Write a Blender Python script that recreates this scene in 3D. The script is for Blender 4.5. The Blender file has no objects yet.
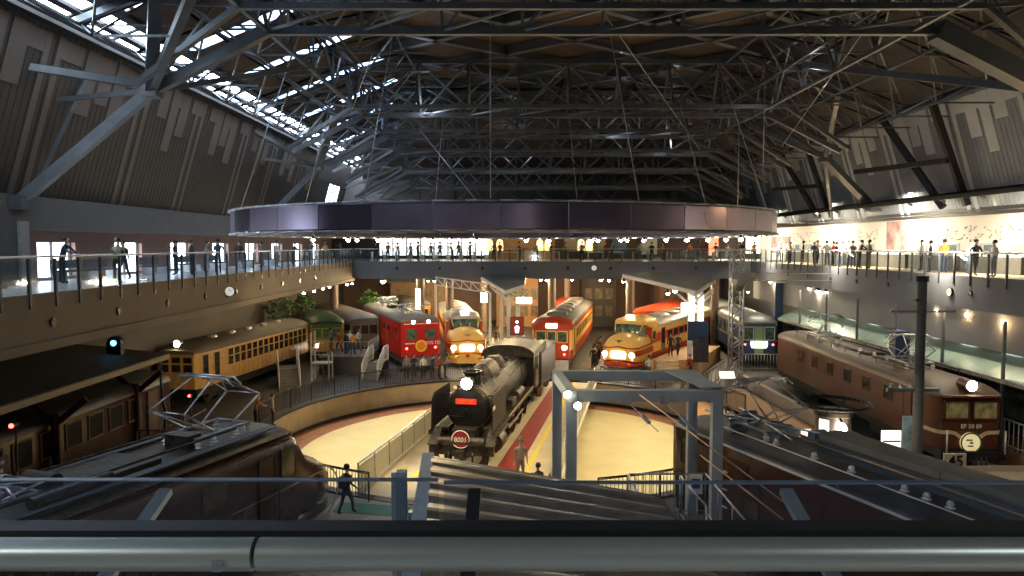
import bpy, math, random
from mathutils import Vector, Matrix
random.seed(7)
S = bpy.context.scene
COL = S.collection
# ---------------------------------------------------------------- camera
EYE = 9.4; TH = math.radians(3.33); F = 740.0
cd = bpy.data.cameras.new('camera'); cam = bpy.data.objects.new('camera', cd); COL.objects.link(cam)
cam.location = (0, 0, EYE); cam.rotation_euler = (math.pi/2 - TH, 0, 0)
cd.sensor_width = 36; cd.lens = F/1024*36; cd.clip_start = .05; cd.clip_end = 400
S.camera = cam
# ---------------------------------------------------------------- world and exposure
W = bpy.data.worlds.new('world'); S.world = W; W.use_nodes = True
bg = W.node_tree.nodes['Background']; bg.inputs[0].default_value = (.55, .7, 1, 1); bg.inputs[1].default_value = .6
vs = S.view_settings; vs.view_transform = 'Standard'; vs.look = 'None'; vs.exposure = 0.55; vs.gamma = 1; vs.use_curve_mapping = False
S.cycles.max_bounces = 5; S.cycles.diffuse_bounces = 3; S.cycles.glossy_bounces = 3; S.cycles.transparent_max_bounces = 16
S.cycles.sample_clamp_indirect = 4; S.cycles.use_denoising = True
S.cycles.caustics_reflective = False; S.cycles.caustics_refractive = False
WARM = (1, .76, .42); AMB = (1, .62, .28); DAY = (.70, .84, 1)
def light(kind, loc, power, col=WARM, aim=None, size=.3, ang=60, blend=.6, sy=None, parent=None):
    l = bpy.data.lights.new(kind.lower()+'_light', kind); l.energy = power; l.color = col
    if kind == 'SPOT': l.spot_size = math.radians(ang); l.spot_blend = blend; l.shadow_soft_size = size
    elif kind == 'POINT': l.shadow_soft_size = size
    elif kind == 'AREA':
        l.size = size
        if sy: l.shape = 'RECTANGLE'; l.size_y = sy
    o = bpy.data.objects.new(kind.lower()+'_light', l); COL.objects.link(o); o.location = loc
    if aim is not None:
        o.rotation_euler = (Vector(aim)-Vector(loc)).to_track_quat('-Z', 'Y').to_euler()
    return o
# wall washer battens along the top of the bright right-hand gallery wall
for y in (24, 36, 48, 60, 72): light('AREA', (24.6, y, 12.0), 1900, (1, .84, .6), (26.3, y, 9.6), .25, sy=11.5)
# lamps slung under the ring light over the turntable
RC = (-.4, 40.5); RR = 14.0
for k in range(12):
    a = 2*math.pi*k/12
    light('SPOT', (RC[0]+RR*math.cos(a), RC[1]+RR*math.sin(a), 9.7), 1500, WARM, (RC[0]+6*math.cos(a), 38.7+6*math.sin(a), 0), .15, 75, .5)
# floods on the ring for train fronts, others added to brighten shelter and frame
for tx, ty, pw, cl in ((-6.8, 54, 4200, WARM), (-3.6, 55, 5200, WARM), (3, 55, 4200, WARM), (8, 54, 6000, WARM), (16.5, 51, 900, WARM), (18.5, 29.5, 480, WARM), (-18, 46, 5500, WARM), (-1, 29, 1100, WARM), (1.5, 13, 1300, WARM), (3.5, 20, 900, WARM), (12, 36, 350, AMB), (-11, 50, 700, AMB)):
    a = math.atan2(ty-RC[1], tx-RC[0])
    if ty < 31 and abs(tx) < 5: src = (-3, RC[1]-RR, 9.7)
    elif ty >= 44 and abs(tx) < 12: src = (RC[0]+RR*math.cos(a)*.55+0, RC[1]-6, 9.7); src = (tx*.8-.2, RC[1]-RR+1.2, 9.7)
    elif tx < -15: src = (RC[0]+4, RC[1]-RR+.6, 9.7)
    else: src = (RC[0]+RR*math.cos(a), RC[1]+RR*math.sin(a), 9.7)
    light('SPOT', src, pw, cl, (tx, ty, 1.8), .15, 26 if (ty >= 44 and abs(tx) < 12) or tx < -15 else 50, .6)
# under the far balcony and under the side balconies
for x, y in ((-9, 67), (-.5, 67), (9, 67), (17, 68), (-4, 76), (3, 73)): light('POINT', (x, y, 6.1), 1300, WARM, size=.25)
for x, y in ((-17, 60), (-17.5, 53), (24, 45), (24, 60), (24.2, 33)): light('POINT', (x, y, 5.6), 70, WARM, size=.2)
# gallery lamps on the far balcony
for x in (-6, 1, 7, 13, 18): light('POINT', (x, 71.5, 10.2), 160, WARM, size=.2)

# uplight spill from the same battens onto the leaning cladding, and unseen fill added behind the camera to brighten the handrail
for y in (26, 40, 54, 68): light('AREA', (24.35, y, 12.4), 30, WARM, (25.2, y, 14), .15, sy=12)
for x in (-4.5, 4.5): light('POINT', (x, -3, 12.6), 120, (.85, .93, 1), size=.5)
# roof truss lamps, some added out of sight to lighten the steelwork
for x, y, z in ((-5.5, 47, 18), (8, 55, 18.2), (0, 66, 17.5), (13, 60, 18), (-8, 66, 17.5), (16, 40, 18)): light('POINT', (x, y, z), 45, (.8, .88, 1), size=.3)
# lights added to brighten the portal frame and put glints on the ring
light('POINT', (4.0, .8, 7.2), 480, (1, .9, .74), size=.3)  # unseen fill under the near gallery
for y, ty, p_ in ((22, 29, 900), (27, 31.5, 700), (33, 35, 500)): light('SPOT', (-17.8, y, 9.9), p_, DAY, (RC[0]-8+(33-y)*.35, ty, 10.4), .1, 34, .8)  # cool, from the left gallery ceiling
light('SPOT', (8, 29.3, 9.8), 2200, (1, .9, .72), (12.6, 58.5, 6.2), .1, 16, .6)  # added to brighten the right station roof
light('SPOT', (24.4, 30, 11.9), 500, AMB, (10, 33, 10.4), .1, 40, .8)
# ---------------------------------------------------------------- helpers
def ray(x, y):
    u, v = (x-512)/F, (288-y)/F
    return Vector((u, math.cos(TH)+v*math.sin(TH), v*math.cos(TH)-math.sin(TH)))
def at(x, y, d):                       # the point at depth d seen at x, y
    r = ray(x, y); return Vector((0, 0, EYE)) + r*(d/r.y)
def atz(x, y, z):
    r = ray(x, y); return Vector((0, 0, EYE)) + r*((z-EYE)/r.z)
MATS = {}
def mat(name, col, rough=.6, metal=0, var=.15, scale=6, emit=None, es=0, bump=0, spec=.5, stretch=None):
    if name in MATS: return MATS[name]
    m = bpy.data.materials.new(name); m.use_nodes = True; nt = m.node_tree; b = nt.nodes['Principled BSDF']
    b.inputs['Roughness'].default_value = rough; b.inputs['Metallic'].default_value = metal
    b.inputs['Specular IOR Level'].default_value = spec
    b.inputs['Base Color'].default_value = (*col, 1)
    if emit:
        b.inputs['Emission Color'].default_value = (*emit, 1); b.inputs['Emission Strength'].default_value = es
    if var or bump:
        tc = nt.nodes.new('ShaderNodeTexCoord'); mp = nt.nodes.new('ShaderNodeMapping'); nz = nt.nodes.new('ShaderNodeTexNoise')
        nz.inputs['Scale'].default_value = scale; nz.inputs['Detail'].default_value = 5
        if stretch: mp.inputs['Scale'].default_value = stretch
        nt.links.new(tc.outputs['Object'], mp.inputs[0]); nt.links.new(mp.outputs[0], nz.inputs['Vector'])
        if var:
            r = nt.nodes.new('ShaderNodeValToRGB'); r.color_ramp.elements[0].position = .3; r.color_ramp.elements[1].position = .7
            r.color_ramp.elements[0].color = (*[c*(1-var) for c in col], 1); r.color_ramp.elements[1].color = (*[min(1, c*(1+var)) for c in col], 1)
            nt.links.new(nz.outputs['Fac'], r.inputs[0]); nt.links.new(r.outputs[0], b.inputs['Base Color'])
        if bump:
            bp = nt.nodes.new('ShaderNodeBump'); bp.inputs['Strength'].default_value = bump; bp.inputs['Distance'].default_value = .02
            nt.links.new(nz.outputs['Fac'], bp.inputs['Height']); nt.links.new(bp.outputs[0], b.inputs['Normal'])
    MATS[name] = m; return m
def glow(name, col, es): return mat(name, (.8, .8, .8), .5, 0, 0, emit=col, es=es)
def clear(name, tint=(.9, .95, 1), gl=.12, rough=.03):
    if name in MATS: return MATS[name]
    m = bpy.data.materials.new(name); m.use_nodes = True; nt = m.node_tree; nt.nodes.clear()
    o = nt.nodes.new('ShaderNodeOutputMaterial'); mx = nt.nodes.new('ShaderNodeMixShader'); t = nt.nodes.new('ShaderNodeBsdfTransparent'); g = nt.nodes.new('ShaderNodeBsdfGlossy')
    t.inputs[0].default_value = (*tint, 1); g.inputs['Roughness'].default_value = rough; g.inputs[0].default_value = (.9, .95, 1, 1); mx.inputs[0].default_value = gl
    nt.links.new(t.outputs[0], mx.inputs[1]); nt.links.new(g.outputs[0], mx.inputs[2]); nt.links.new(mx.outputs[0], o.inputs[0])
    MATS[name] = m; return m
class MB:
    def __init__(s): s.v = []; s.f = []; s.m = []; s.sm = []
    def add(s, vs, fs, mi=0, smooth=False):
        b = len(s.v); s.v += [tuple(v) for v in vs]; s.f += [tuple(i+b for i in f) for f in fs]
        s.m += (list(mi) if isinstance(mi, (list, tuple)) else [mi]*len(fs)); s.sm += [smooth]*len(fs); return s
    def box(s, c, d, mi=0, M=None):
        x, y, z = d[0]/2, d[1]/2, d[2]/2
        vs = [Vector((sx*x, sy*y, sz*z)) for sx in (-1, 1) for sy in (-1, 1) for sz in (-1, 1)]
        if M is not None: vs = [M @ v for v in vs]
        c = Vector(c); return s.add([v+c for v in vs], [(0, 1, 3, 2), (4, 6, 7, 5), (0, 4, 5, 1), (2, 3, 7, 6), (0, 2, 6, 4), (1, 5, 7, 3)], mi)
    def b2(s, x0, x1, y0, y1, z0, z1, mi=0): return s.box(((x0+x1)/2, (y0+y1)/2, (z0+z1)/2), (abs(x1-x0), abs(y1-y0), abs(z1-z0)), mi)
    def bar(s, p, q, w, h=None, mi=0):           # rectangular bar from p to q
        p, q = Vector(p), Vector(q); h = h or w; d = q-p; L = d.length
        if L < 1e-6: return s
        y = d/L; up = Vector((0, 0, 1)) if abs(y.z) < .99 else Vector((1, 0, 0))
        x = y.cross(up).normalized(); z = x.cross(y)
        return s.box((p+q)/2, (w, L, h), mi, Matrix((x, y, z)).transposed())
    def cyl(s, p, q, r, n=12, mi=0, r2=None, caps=True):
        p, q = Vector(p), Vector(q); r2 = r if r2 is None else r2; y = (q-p).normalized(); up = Vector((0, 0, 1)) if abs(y.z) < .99 else Vector((1, 0, 0))
        x = y.cross(up).normalized(); z = x.cross(y); vs = []
        for c, rr in ((p, r), (q, r2)):
            for i in range(n): a = 2*math.pi*i/n; vs.append(c+x*math.cos(a)*rr+z*math.sin(a)*rr)
        s.add(vs, [(i, (i+1) % n, n+(i+1) % n, n+i) for i in range(n)], mi, True)
        if caps: s.add(vs, [tuple(range(n))[::-1], tuple(range(n, 2*n))], mi)
        return s
    def tube(s, pts, r, n=8, mi=0):
        for a, b in zip(pts[:-1], pts[1:]): s.cyl(a, b, r, n, mi)
        return s
    def lathe(s, prof, n=24, mi=0, c=(0, 0, 0), axis='z', mis=None):
        vs = []; k = len(prof)
        for i in range(n):
            a = 2*math.pi*i/n
            for r, z in prof:
                p = (r*math.cos(a), r*math.sin(a), z)
                if axis == 'y': p = (p[0], p[2], p[1])
                if axis == 'x': p = (p[2], p[0], p[1])
                vs.append((p[0]+c[0], p[1]+c[1], p[2]+c[2]))
        fs = []; ms = []
        for i in range(n):
            j = (i+1) % n
            for t in range(k-1): fs.append((i*k+t, j*k+t, j*k+t+1, i*k+t+1)); ms.append(mis[t] if mis else mi)
        return s.add(vs, fs, ms, True)
    def loft(s, secs, mi=0, caps=(True, True), closed=True, smooth=True):  # secs: lists of points
        k = len(secs[0]); vs = [p for sec in secs for p in sec]; fs = []; ms = []
        for i in range(len(secs)-1):
            for t in range(k if closed else k-1):
                u = (t+1) % k; fs.append((i*k+t, i*k+u, (i+1)*k+u, (i+1)*k+t)); ms.append(mi[t] if isinstance(mi, (list, tuple)) else mi)
        s.add(vs, fs, ms, smooth); cm = mi[0] if isinstance(mi, (list, tuple)) else mi
        if caps[0]: s.add(secs[0], [tuple(range(k))[::-1]], cm)
        if caps[1]: s.add(secs[-1], [tuple(range(k))], cm)
        return s
    def poly(s, pts, t, mi=0):                       # extrude a polygon (3d points) by vector t
        n = len(pts); vs = [Vector(p) for p in pts]+[Vector(p)+Vector(t) for p in pts]
        return s.add(vs, [tuple(range(n))[::-1], tuple(range(n, 2*n))]+[(i, (i+1) % n, n+(i+1) % n, n+i) for i in range(n)], mi)
    def build(s, name, ms, parent=None, loc=None, rotz=0):
        me = bpy.data.meshes.new(name); me.from_pydata(s.v, [], s.f)
        for m in (ms if isinstance(ms, (list, tuple)) else [ms]): me.materials.append(m)
        me.polygons.foreach_set('material_index', s.m); me.polygons.foreach_set('use_smooth', s.sm); me.update()
        import bmesh
        bm = bmesh.new(); bm.from_mesh(me); bmesh.ops.remove_doubles(bm, verts=bm.verts, dist=1e-5); bmesh.ops.recalc_face_normals(bm, faces=bm.faces); 
        for e in bm.edges:
            if len(e.link_faces) == 2 and e.calc_face_angle(0) > .7: e.smooth = False
        bm.to_mesh(me); bm.free()
        o = bpy.data.objects.new(name, me); COL.objects.link(o)
        if parent: o.parent = parent
        if loc is not None: o.location = loc
        o.rotation_euler.z = rotz
        return o
LABELS = {}
def tag(o, label, cat, group=None):
    o['label'] = label; o['category'] = cat
    if group: o['group'] = group
    if label in LABELS: print('DUPLABEL', label)
    n = len(label.split())
    if n < 4 or n > 16: print('LABELLEN', n, label)
    LABELS[label] = o; return o
def thing(name, label, cat, loc=(0, 0, 0), rotz=0, group=None):
    o = bpy.data.objects.new(name, None); COL.objects.link(o); o.location = loc; o.rotation_euler.z = rotz; o.empty_display_size = .2
    return tag(o, label, cat, group)
def struct(name, mb, m):
    o = mb.build(name, m); o['kind'] = 'structure'; return o
def copypart(o, parent, loc=None, rotz=None):
    c = o.copy(); COL.objects.link(c); c.parent = parent
    if loc is not None: c.location = loc
    if rotz is not None: c.rotation_euler.z = rotz
    for ch in list(o.children): copypart(ch, c)
    return c
def duptree(root, loc, rotz, label, group=None):
    kids = list(root.children); r = root.copy(); COL.objects.link(r); r.location = loc; r.rotation_euler.z = rotz
    tag(r, label, root['category'], group or root.get('group'))
    for ch in kids: copypart(ch, r)
    return r
ORD = 'first second third fourth fifth sixth seventh eighth ninth tenth eleventh twelfth thirteenth fourteenth fifteenth sixteenth seventeenth eighteenth nineteenth twentieth'.split()
TENS = {2: 'twenty', 3: 'thirty', 4: 'forty'}
def nth(i):
    i += 1
    if i <= 20: return ORD[i-1]
    t, u = divmod(i, 10)
    return (TENS[t][:-1]+'ieth') if u == 0 else TENS[t]+'-'+ORD[u-1]
def text(body, size, m, parent, loc, rot=(math.pi/2, 0, math.pi), ext=.004, name='lettering', align='CENTER'):
    c = bpy.data.curves.new(name, 'FONT'); c.body = body; c.size = size; c.extrude = ext; c.align_x = align; c.align_y = 'CENTER'; c.offset = size*.015; c.resolution_u = 3
    tmp = bpy.data.objects.new('tmp_lettering', c); COL.objects.link(tmp); dg = bpy.context.evaluated_depsgraph_get()
    me = bpy.data.meshes.new_from_object(tmp.evaluated_get(dg)); bpy.data.objects.remove(tmp); bpy.data.curves.remove(c)
    me.materials.clear(); me.materials.append(m); o = bpy.data.objects.new(name, me); COL.objects.link(o)
    if parent: o.parent = parent
    o.location = loc; o.rotation_euler = rot; return o
# materials
M = dict(
 conc=mat('concrete_grey', (.15, .165, .2), .75, var=.08, scale=.6), conc_tan=mat('concrete_tan', (.25, .2, .15), .8, var=.1, scale=.5),
 asphalt=mat('dark_asphalt', (.07, .062, .055), .55, var=.25, scale=1.2), pitfloor=mat('pit_cream', (.72, .64, .36), .65, var=.06, scale=.8),
 brick=mat('pit_brick', (.30, .13, .07), .7, var=.2, scale=3), pitwall=mat('pit_wall', (.35, .28, .19), .7, var=.15, scale=1.5),
 deckc=mat('turntable_cream', (.62, .54, .38), .6, var=.1, scale=1), post=mat('rail_post', (.035, .04, .05), .4, .3, var=.1), steel=mat('painted_steel', (.12, .14, .16), .45, .3, var=.12, scale=2),
 truss=mat('truss_steel', (.135, .15, .165), .36, .4, var=.15, scale=1.5), dark=mat('black_iron', (.02, .02, .022), .5, .2, var=.2, scale=5),
 clad=mat('ribbed_cladding', (.05, .044, .04), .6, .2, var=.1, scale=1), cladl=mat('pale_cladding', (.12, .1, .09), .6, .1, var=.1, scale=1),
 roofp=mat('roof_board', (.085, .058, .04), .7, var=.2, scale=1.5), wallb=mat('brown_wall', (.25, .16, .13), .8, var=.1, scale=1),
 white=mat('white_paint', (.75, .73, .68), .5, var=.06), galv=mat('galvanised_steel', (.45, .47, .5), .35, .8, var=.2, scale=3),
 portal=mat('blue_grey_paint', (.42, .47, .5), .45, .2, var=.12, scale=2), black=mat('black_paint', (.012, .011, .011), .3, .1, var=.2, scale=4),
 red=mat('loco_red', (.5, .016, .012), .35, var=.12, scale=2), cream=mat('express_cream', (.92, .56, .14), .35, var=.06, scale=2),
 ored=mat('express_red', (.5, .06, .02), .35, var=.1, scale=2), maroon=mat('deep_maroon', (.055, .014, .010), .24, .05, var=.2, scale=2),
 brown=mat('loco_brown', (.10, .03, .013), .4, .05, var=.2, scale=1.5), roofg=mat('roof_grey', (.16, .15, .14), .6, var=.2, scale=1.5),
 roofs=mat('roof_silver', (.42, .40, .37), .4, .3, var=.2, scale=1.5), blue=mat('sleeper_blue', (.035, .07, .16), .35, var=.1, scale=2),
 yel=mat('ochre_wood', (.58, .33, .10), .45, var=.15, scale=3), wglass=mat('dark_glass', (.02, .025, .02), .08, 0, 0, spec=.8),
 gglass=mat('green_glass', (.09, .14, .11), .08, 0, .6, scale=3, spec=.8), chrome=mat('bright_metal', (.75, .74, .7), .2, .9, var=.05),
 redwalk=mat('red_walkway', (.28, .025, .02), .6, var=.12, scale=2), ylw=mat('yellow_line', (.85, .65, .02), .6, var=.05),
 green=mat('green_mat', (.04, .22, .13), .7, var=.1), wood=mat('warm_wood', (.55, .3, .13), .6, var=.2, scale=2, stretch=(1, 8, 1)),
 ins=mat('porcelain', (.8, .79, .76), .25, var=.04), soot=mat('sooty_metal', (.042, .034, .026), .46, .3, var=.7, scale=7, bump=.8),
 rail=mat('brushed_rail', (.6, .63, .55), .33, .7, var=.18, scale=3, stretch=(.3, 6, 6)), lampw=glow('lamp_glow', (1, .86, .62), 22), lampb=glow('lamp_glow_bright', (1, .9, .7), 45),
 dayp=glow('daylight_pane', (.84, .92, 1), 5.5), dayp2=glow('skylight_pane', (.5, .7, 1), 3.0), dayp3=glow('clerestory_pane', (.72, .86, 1), 12), wsign=glow('lit_sign', (1, .95, .85), 3), redl=glow('red_lamp', (1, .04, .03), 12),
 blul=glow('blue_lamp', (.1, .55, 1), 5), glass=clear('guard_glass', (.86, .92, .95), .07, .05), glass2=clear('near_guard_glass', (.84, .87, .93), .03, .03),
 skin=mat('skin', (.5, .3, .2), .6, var=.05), hair=mat('dark_hair', (.02, .015, .012), .6, var=.1), shoe=mat('shoe_black', (.02, .02, .02), .5, var=.1))
# ---------------------------------------------------------------- setting
PC = (-.1, 38.7); PR = 12.7; PZ = -1.45; DK = 7.95
XL, XR = -14.0, 21.0; YF = 65.0
def mb(): return MB()
N = 96
# ground with the round hole of the turntable pit
m = mb(); inner = [(PC[0]+PR*math.cos(2*math.pi*i/N), PC[1]+PR*math.sin(2*math.pi*i/N), 0) for i in range(N)]
def outer(i):
    a = 2*math.pi*i/N; c, s_ = math.cos(a), math.sin(a); x0, x1, y0, y1 = -24, 30, -14, 96
    t = min(((x1-PC[0])/c if c > 1e-9 else 1e9), ((x0-PC[0])/c if c < -1e-9 else 1e9), ((y1-PC[1])/s_ if s_ > 1e-9 else 1e9), ((y0-PC[1])/s_ if s_ < -1e-9 else 1e9))
    return (PC[0]+c*t, PC[1]+s_*t, 0)
out = [outer(i) for i in range(N)]
m.add(inner+out, [(i, (i+1) % N, N+(i+1) % N, N+i) for i in range(N)])
struct('floor', m, M['asphalt'])
m = mb(); R2 = PR-1.6
m.add([(PC[0]+r*math.cos(2*math.pi*i/N), PC[1]+r*math.sin(2*math.pi*i/N), z) for r, z in ((PR, 0), (PR, PZ), (R2, PZ), (R2, PZ+.0)) for i in range(N)],
      [(k*N+i, k*N+(i+1) % N, (k+1)*N+(i+1) % N, (k+1)*N+i) for k in range(2) for i in range(N)], [0]*N+[1]*N)
struct('wall_pit', m, [M['pitwall'], M['brick']])
m = mb(); m.add([(PC[0]+R2*math.cos(2*math.pi*i/N), PC[1]+R2*math.sin(2*math.pi*i/N), PZ) for i in range(N)], [tuple(range(N))])
struct('floor_pit', m, M['pitfloor'])
# dark coping and drain line round the pit
m = mb()
for r0, r1, z0, z1 in ((PR-.12, PR+.3, -.02, .06), (PR-.1, PR-.02, PZ, PZ+.18)):
    v = [(PC[0]+r*math.cos(2*math.pi*i/N), PC[1]+r*math.sin(2*math.pi*i/N), z) for r, z in ((r0, z0), (r0, z1), (r1, z1), (r1, z0)) for i in range(N)]
    m.add(v, [(k*N+i, k*N+(i+1) % N, ((k+1) % 4)*N+(i+1) % N, ((k+1) % 4)*N+i) for k in range(4) for i in range(N)])
struct('trim_pit', m, M['dark'])
# side walls below the balconies
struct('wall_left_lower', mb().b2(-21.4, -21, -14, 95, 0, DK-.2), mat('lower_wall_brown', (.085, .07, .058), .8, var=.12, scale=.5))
struct('wall_right_lower', mb().b2(26, 26.4, -14, 95, 0, DK-.2), M['conc'])
struct('wall_back_lower', mb().b2(-22, 27, 92, 92.4, 0, DK-.2), M['wallb'])
struct('wall_rear', mb().b2(-24, 30, -12.4, -12, 0, 23), M['conc_tan'])
# balconies: slabs with deep fascia beams and a lip
def balcony(name, x0, x1, y0, y1, side, fm):
    m = mb(); m.b2(x0+(.03 if side == 'r' else 0), x1-(.03 if side == 'l' else 0), y0+(.03 if side == 'f' else 0), y1, DK-.3, DK, 1)
    if side == 'l': m.b2(x1-.25, x1, y0, y1, DK-1.42, DK+.01, 0); m.b2(x1-1.2, x1+.12, y0, y1, DK-1.7, DK-1.42, 0)
    if side == 'r': m.b2(x0, x0+.25, y0, y1, DK-1.5, DK+.01, 0)
    if side == 'f': m.b2(x0, x1, y0, y0+.25, DK-1.5, DK+.01, 0)
    struct(name, m, [fm, M['deck']])
M['deck'] = mat('gallery_floor', (.42, .42, .44), .25, var=.06, scale=1)
M['deckw'] = mat('gallery_floor_warm_lit', (.55, .42, .26), .35, var=.06, scale=1)  # warm light on the right gallery floor put into its colour
balcony('floor_left_gallery', -21, XL, -12, YF+.25, 'l', M['conc_tan'])
m = mb(); m.b2(XR+.03, 26, -12, YF+.25, DK-.3, DK, 1); m.b2(XR, XR+.25, -12, YF+.25, DK-1.5, DK+.01, 0); m.b2(XR+.25, XR+.5, 2, YF, DK-3.2, DK-1.5, 2)
struct('floor_right_gallery', m, [M['conc'], M['deckw'], mat('upper_bay_wall', (.22, .23, .25), .7, var=.06, scale=.6)])
balcony('floor_far_gallery', -21, 26, YF, 92, 'f', M['conc'])
# near balcony that the camera stands on
m = mb(); m.b2(XL, XR, -12, .62, DK-.4, DK, 0)
struct('floor_near_gallery', m, [M['deck']])
# left gallery wall: piers, window openings, beam
PW = 5.8; wy = [30.95+PW*(k-1) for k in range(0, 9)]
m = mb(); y = -12
for w in wy:
    m.b2(-19.5, -19, y, w-1.3, DK, 10.9); y = w+1.3
m.b2(-19.5, -19, y, 80, DK, 10.9); m.b2(-19.6, -18.7, -12, 80, 9.98, 11.3, 1)
for w in wy: m.b2(-19.5, -19, w-1.3, w+1.3, DK, DK+.12)
struct('wall_left', m, [M['wallb'], mat('grey_beam', (.13, .12, .12), .8, var=.06, scale=1)])
for i, w in enumerate(wy):
    m = mb(); m.b2(-19.36, -19.32, w-1.3, w+1.3, DK+.12, 9.98, 0)
    for yy in (w-1.27, w, w+1.27): m.b2(-19.34, -19.2, yy-.03, yy+.03, DK+.12, 9.98, 1)
    m.b2(-19.34, -19.0, w-1.3, w+1.3, 9.5, 9.98, 2)
    struct('window_%d' % (i+1), m, [M['dayp'], M['dark'], M['wallb']])
# grey service pier at the near end of the left gallery
m = mb(); m.b2(-19, -17.6, 24.6, 26.9, DK, 10.25, 0); m.b2(-19.0, -16.8, 18, 24.6, DK, 10.7, 0); m.b2(-17.62, -17.5, 26.4, 26.9, DK, 10.25, 1)
struct('pillar_left_gallery', m, [mat('pier_grey', (.1, .105, .11), .8), mat('pier_pale', (.3, .31, .29), .8)])
# leaning cladding walls with ribs and pale boards
def lean(side):
    sx = -1 if side == 'l' else 1
    cx = 3.5
    xb, zb, xt, zt = (22.6, 11.2, 20.7, 17.6)
    def P(t, y, off=0): return (cx+sx*(xb+(xt-xb)*t-off), y, zb+(zt-zb)*t+0)
    m = mb(); ya, yb = (-12, 68) if side == 'l' else (-12, 80)
    m.poly([P(0, ya), P(1, ya), P(1, yb), P(0, yb)], (sx*.2, 0, .05), 0)
    rnd = random.Random(3 if side == 'l' else 5); y = ya
    while y < yb-.5:                       # narrow ribs
        m.poly([P(0, y), P(1, y), P(1, y+.12), P(0, y+.12)], (-sx*.018, 0, .004), 0); y += .36
    y = ya; k = 0
    W_ = [(0, .34, .42), (0, .34, 1.6), (.56, .95, .22), (.66, .95, .22), (.52, .95, 1.2), (0, .34, .42), (0, .34, .9), (.72, 1.0, .25), (.48, .8, .25), (.62, .95, .9)]
    while y < yb-1.2:                      # pale boards of uneven length hanging from the top edge
        t0, w, gap = W_[k % 10]
        m.poly([P(t0, y), P(.96, y), P(.96, y+w), P(t0, y+w)], (-sx*.045, 0, .01), 1); y += w+gap; k += 1
    y = ya
    while y < yb-2:
        m.poly([P(.84, y), P(.955, y), P(.955, y+1.7), P(.84, y+1.7)], (-sx*.04, 0, .01), 1); y += (2.4 if side == 'l' else 2.0)
    m.box((cx+sx*22.65, (ya+yb)/2, 11.15), (.5, yb-ya, .18), 2); m.box((cx+sx*20.6, (ya+yb)/2, 17.75), (.5, yb-ya, .4), 2)
    struct('wall_left_cladding' if side == 'l' else 'wall_right_cladding', m, [M['clad'], M['cladl'], M['dark']] if side == 'l' else [mat('steel_cladding', (.22, .26, .32), .45, .3, var=.1, scale=1), mat('pale_steel_cladding', (.54, .6, .66), .5, .1, var=.08, scale=1), M['dark']])
lean('l'); lean('r')
m = mb(); m.poly([(-19, 68, 11.2), (-18.35, 68, 13.3), (-18.35, 80, 13.3), (-19, 80, 11.2)], (-.2, 0, 0)); m.poly([(-17.8, 68, 15.4), (-17.2, 68, 17.7), (-17.2, 80, 17.7), (-17.8, 80, 15.4)], (-.2, 0, 0))
m.poly([(-19, 68, 11.2), (-17.2, 68, 17.7), (-17.2, 73, 17.7), (-19, 73, 11.2)], (-.2, 0, 0)); m.poly([(-19, 77.4, 11.2), (-17.2, 77.4, 17.7), (-17.2, 80, 17.7), (-19, 80, 11.2)], (-.2, 0, 0))
struct('trim_1', m, M['clad'])
m = mb(); m.poly([(-18.5, 73, 13.2), (-17.9, 73, 15.5), (-17.9, 77.4, 15.5), (-18.5, 77.4, 13.2)], (-.05, 0, 0), 0)
for y in (74.5, 76): m.bar((-18.45, y, 13.2), (-17.85, y, 15.5), .12, mi=1)
struct('window_20', m, [M['dayp'], M['dark']])
# right gallery wall, white and washed with light
struct('wall_right', mb().b2(26.1, 26.4, -12, 80, DK, 11.3), mat('white_history_wall', (.85, .8, .72), .6, var=.02))
m = mb(); m.b2(24.3, 26.2, -12, 80, 12.15, 12.3); m.b2(24.3, 24.42, -12, 80, 11.95, 12.3)
struct('trim_2', m, M['dark'])
struct('wall_rear_right_closer', mb().b2(26, 30, -12, 80, 11.3, 11.5), M['dark'])
# roof: two slopes and a flat centre; daylight strips run down the left slope
def roofp(t): return (-17.2+9.2*t, 17.75+3.65*t)
m = mb(); ys = []
y = -8.0
while y < 80: ys.append(y); y += 6.2
def slope(m, t0, t1, y0, y1, mi, dz=0, th=.15):
    (xa, za), (xb, zb) = roofp(t0), roofp(t1)
    m.poly([(xa, y0, za+dz), (xb, y0, zb+dz), (xb, y1, zb+dz), (xa, y1, za+dz)], (0, 0, th), mi)
GW = 1.0
prev = -12
for y in ys:
    slope(m, .2, 1, prev, y-GW/2, 0); prev = y+GW/2
slope(m, .2, 1, prev, 82, 0)
m.b2(-8.0, 15.0, -12, 82, 21.4, 21.55, 0)
m.poly([(15, -12, 21.4), (24.2, -12, 17.75), (24.2, 82, 17.75), (15, 82, 21.4)], (0, 0, .15), 1)
m.poly([(-12, 58, 21.3), (19, 58, 21.3), (22, 80, 16.4), (-16, 80, 16.4)], (0, 0, .12), 0); m.b2(-21, -17.1, -12, 82, 19.9, 20.1, 0); m.b2(-21, -19, -12, 82, 11, 11.3)
struct('ceiling', m, [M['roofp'], mat('dark_roof_board', (.03, .026, .024), .7, var=.2, scale=1.5)])
m = mb()
for y in ys: slope(m, 0.2, 1, y-GW/2, y+GW/2, 0, .03, .04)
for t in (.25, .5, .75):
    x, z = roofp(t); 
    for y in ys: m.b2(x-.06, x+.06, y-GW/2, y+GW/2, z-.05, z+.1, 1)
struct('window_21', m, [M['dayp2'], M['dark']])
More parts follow.
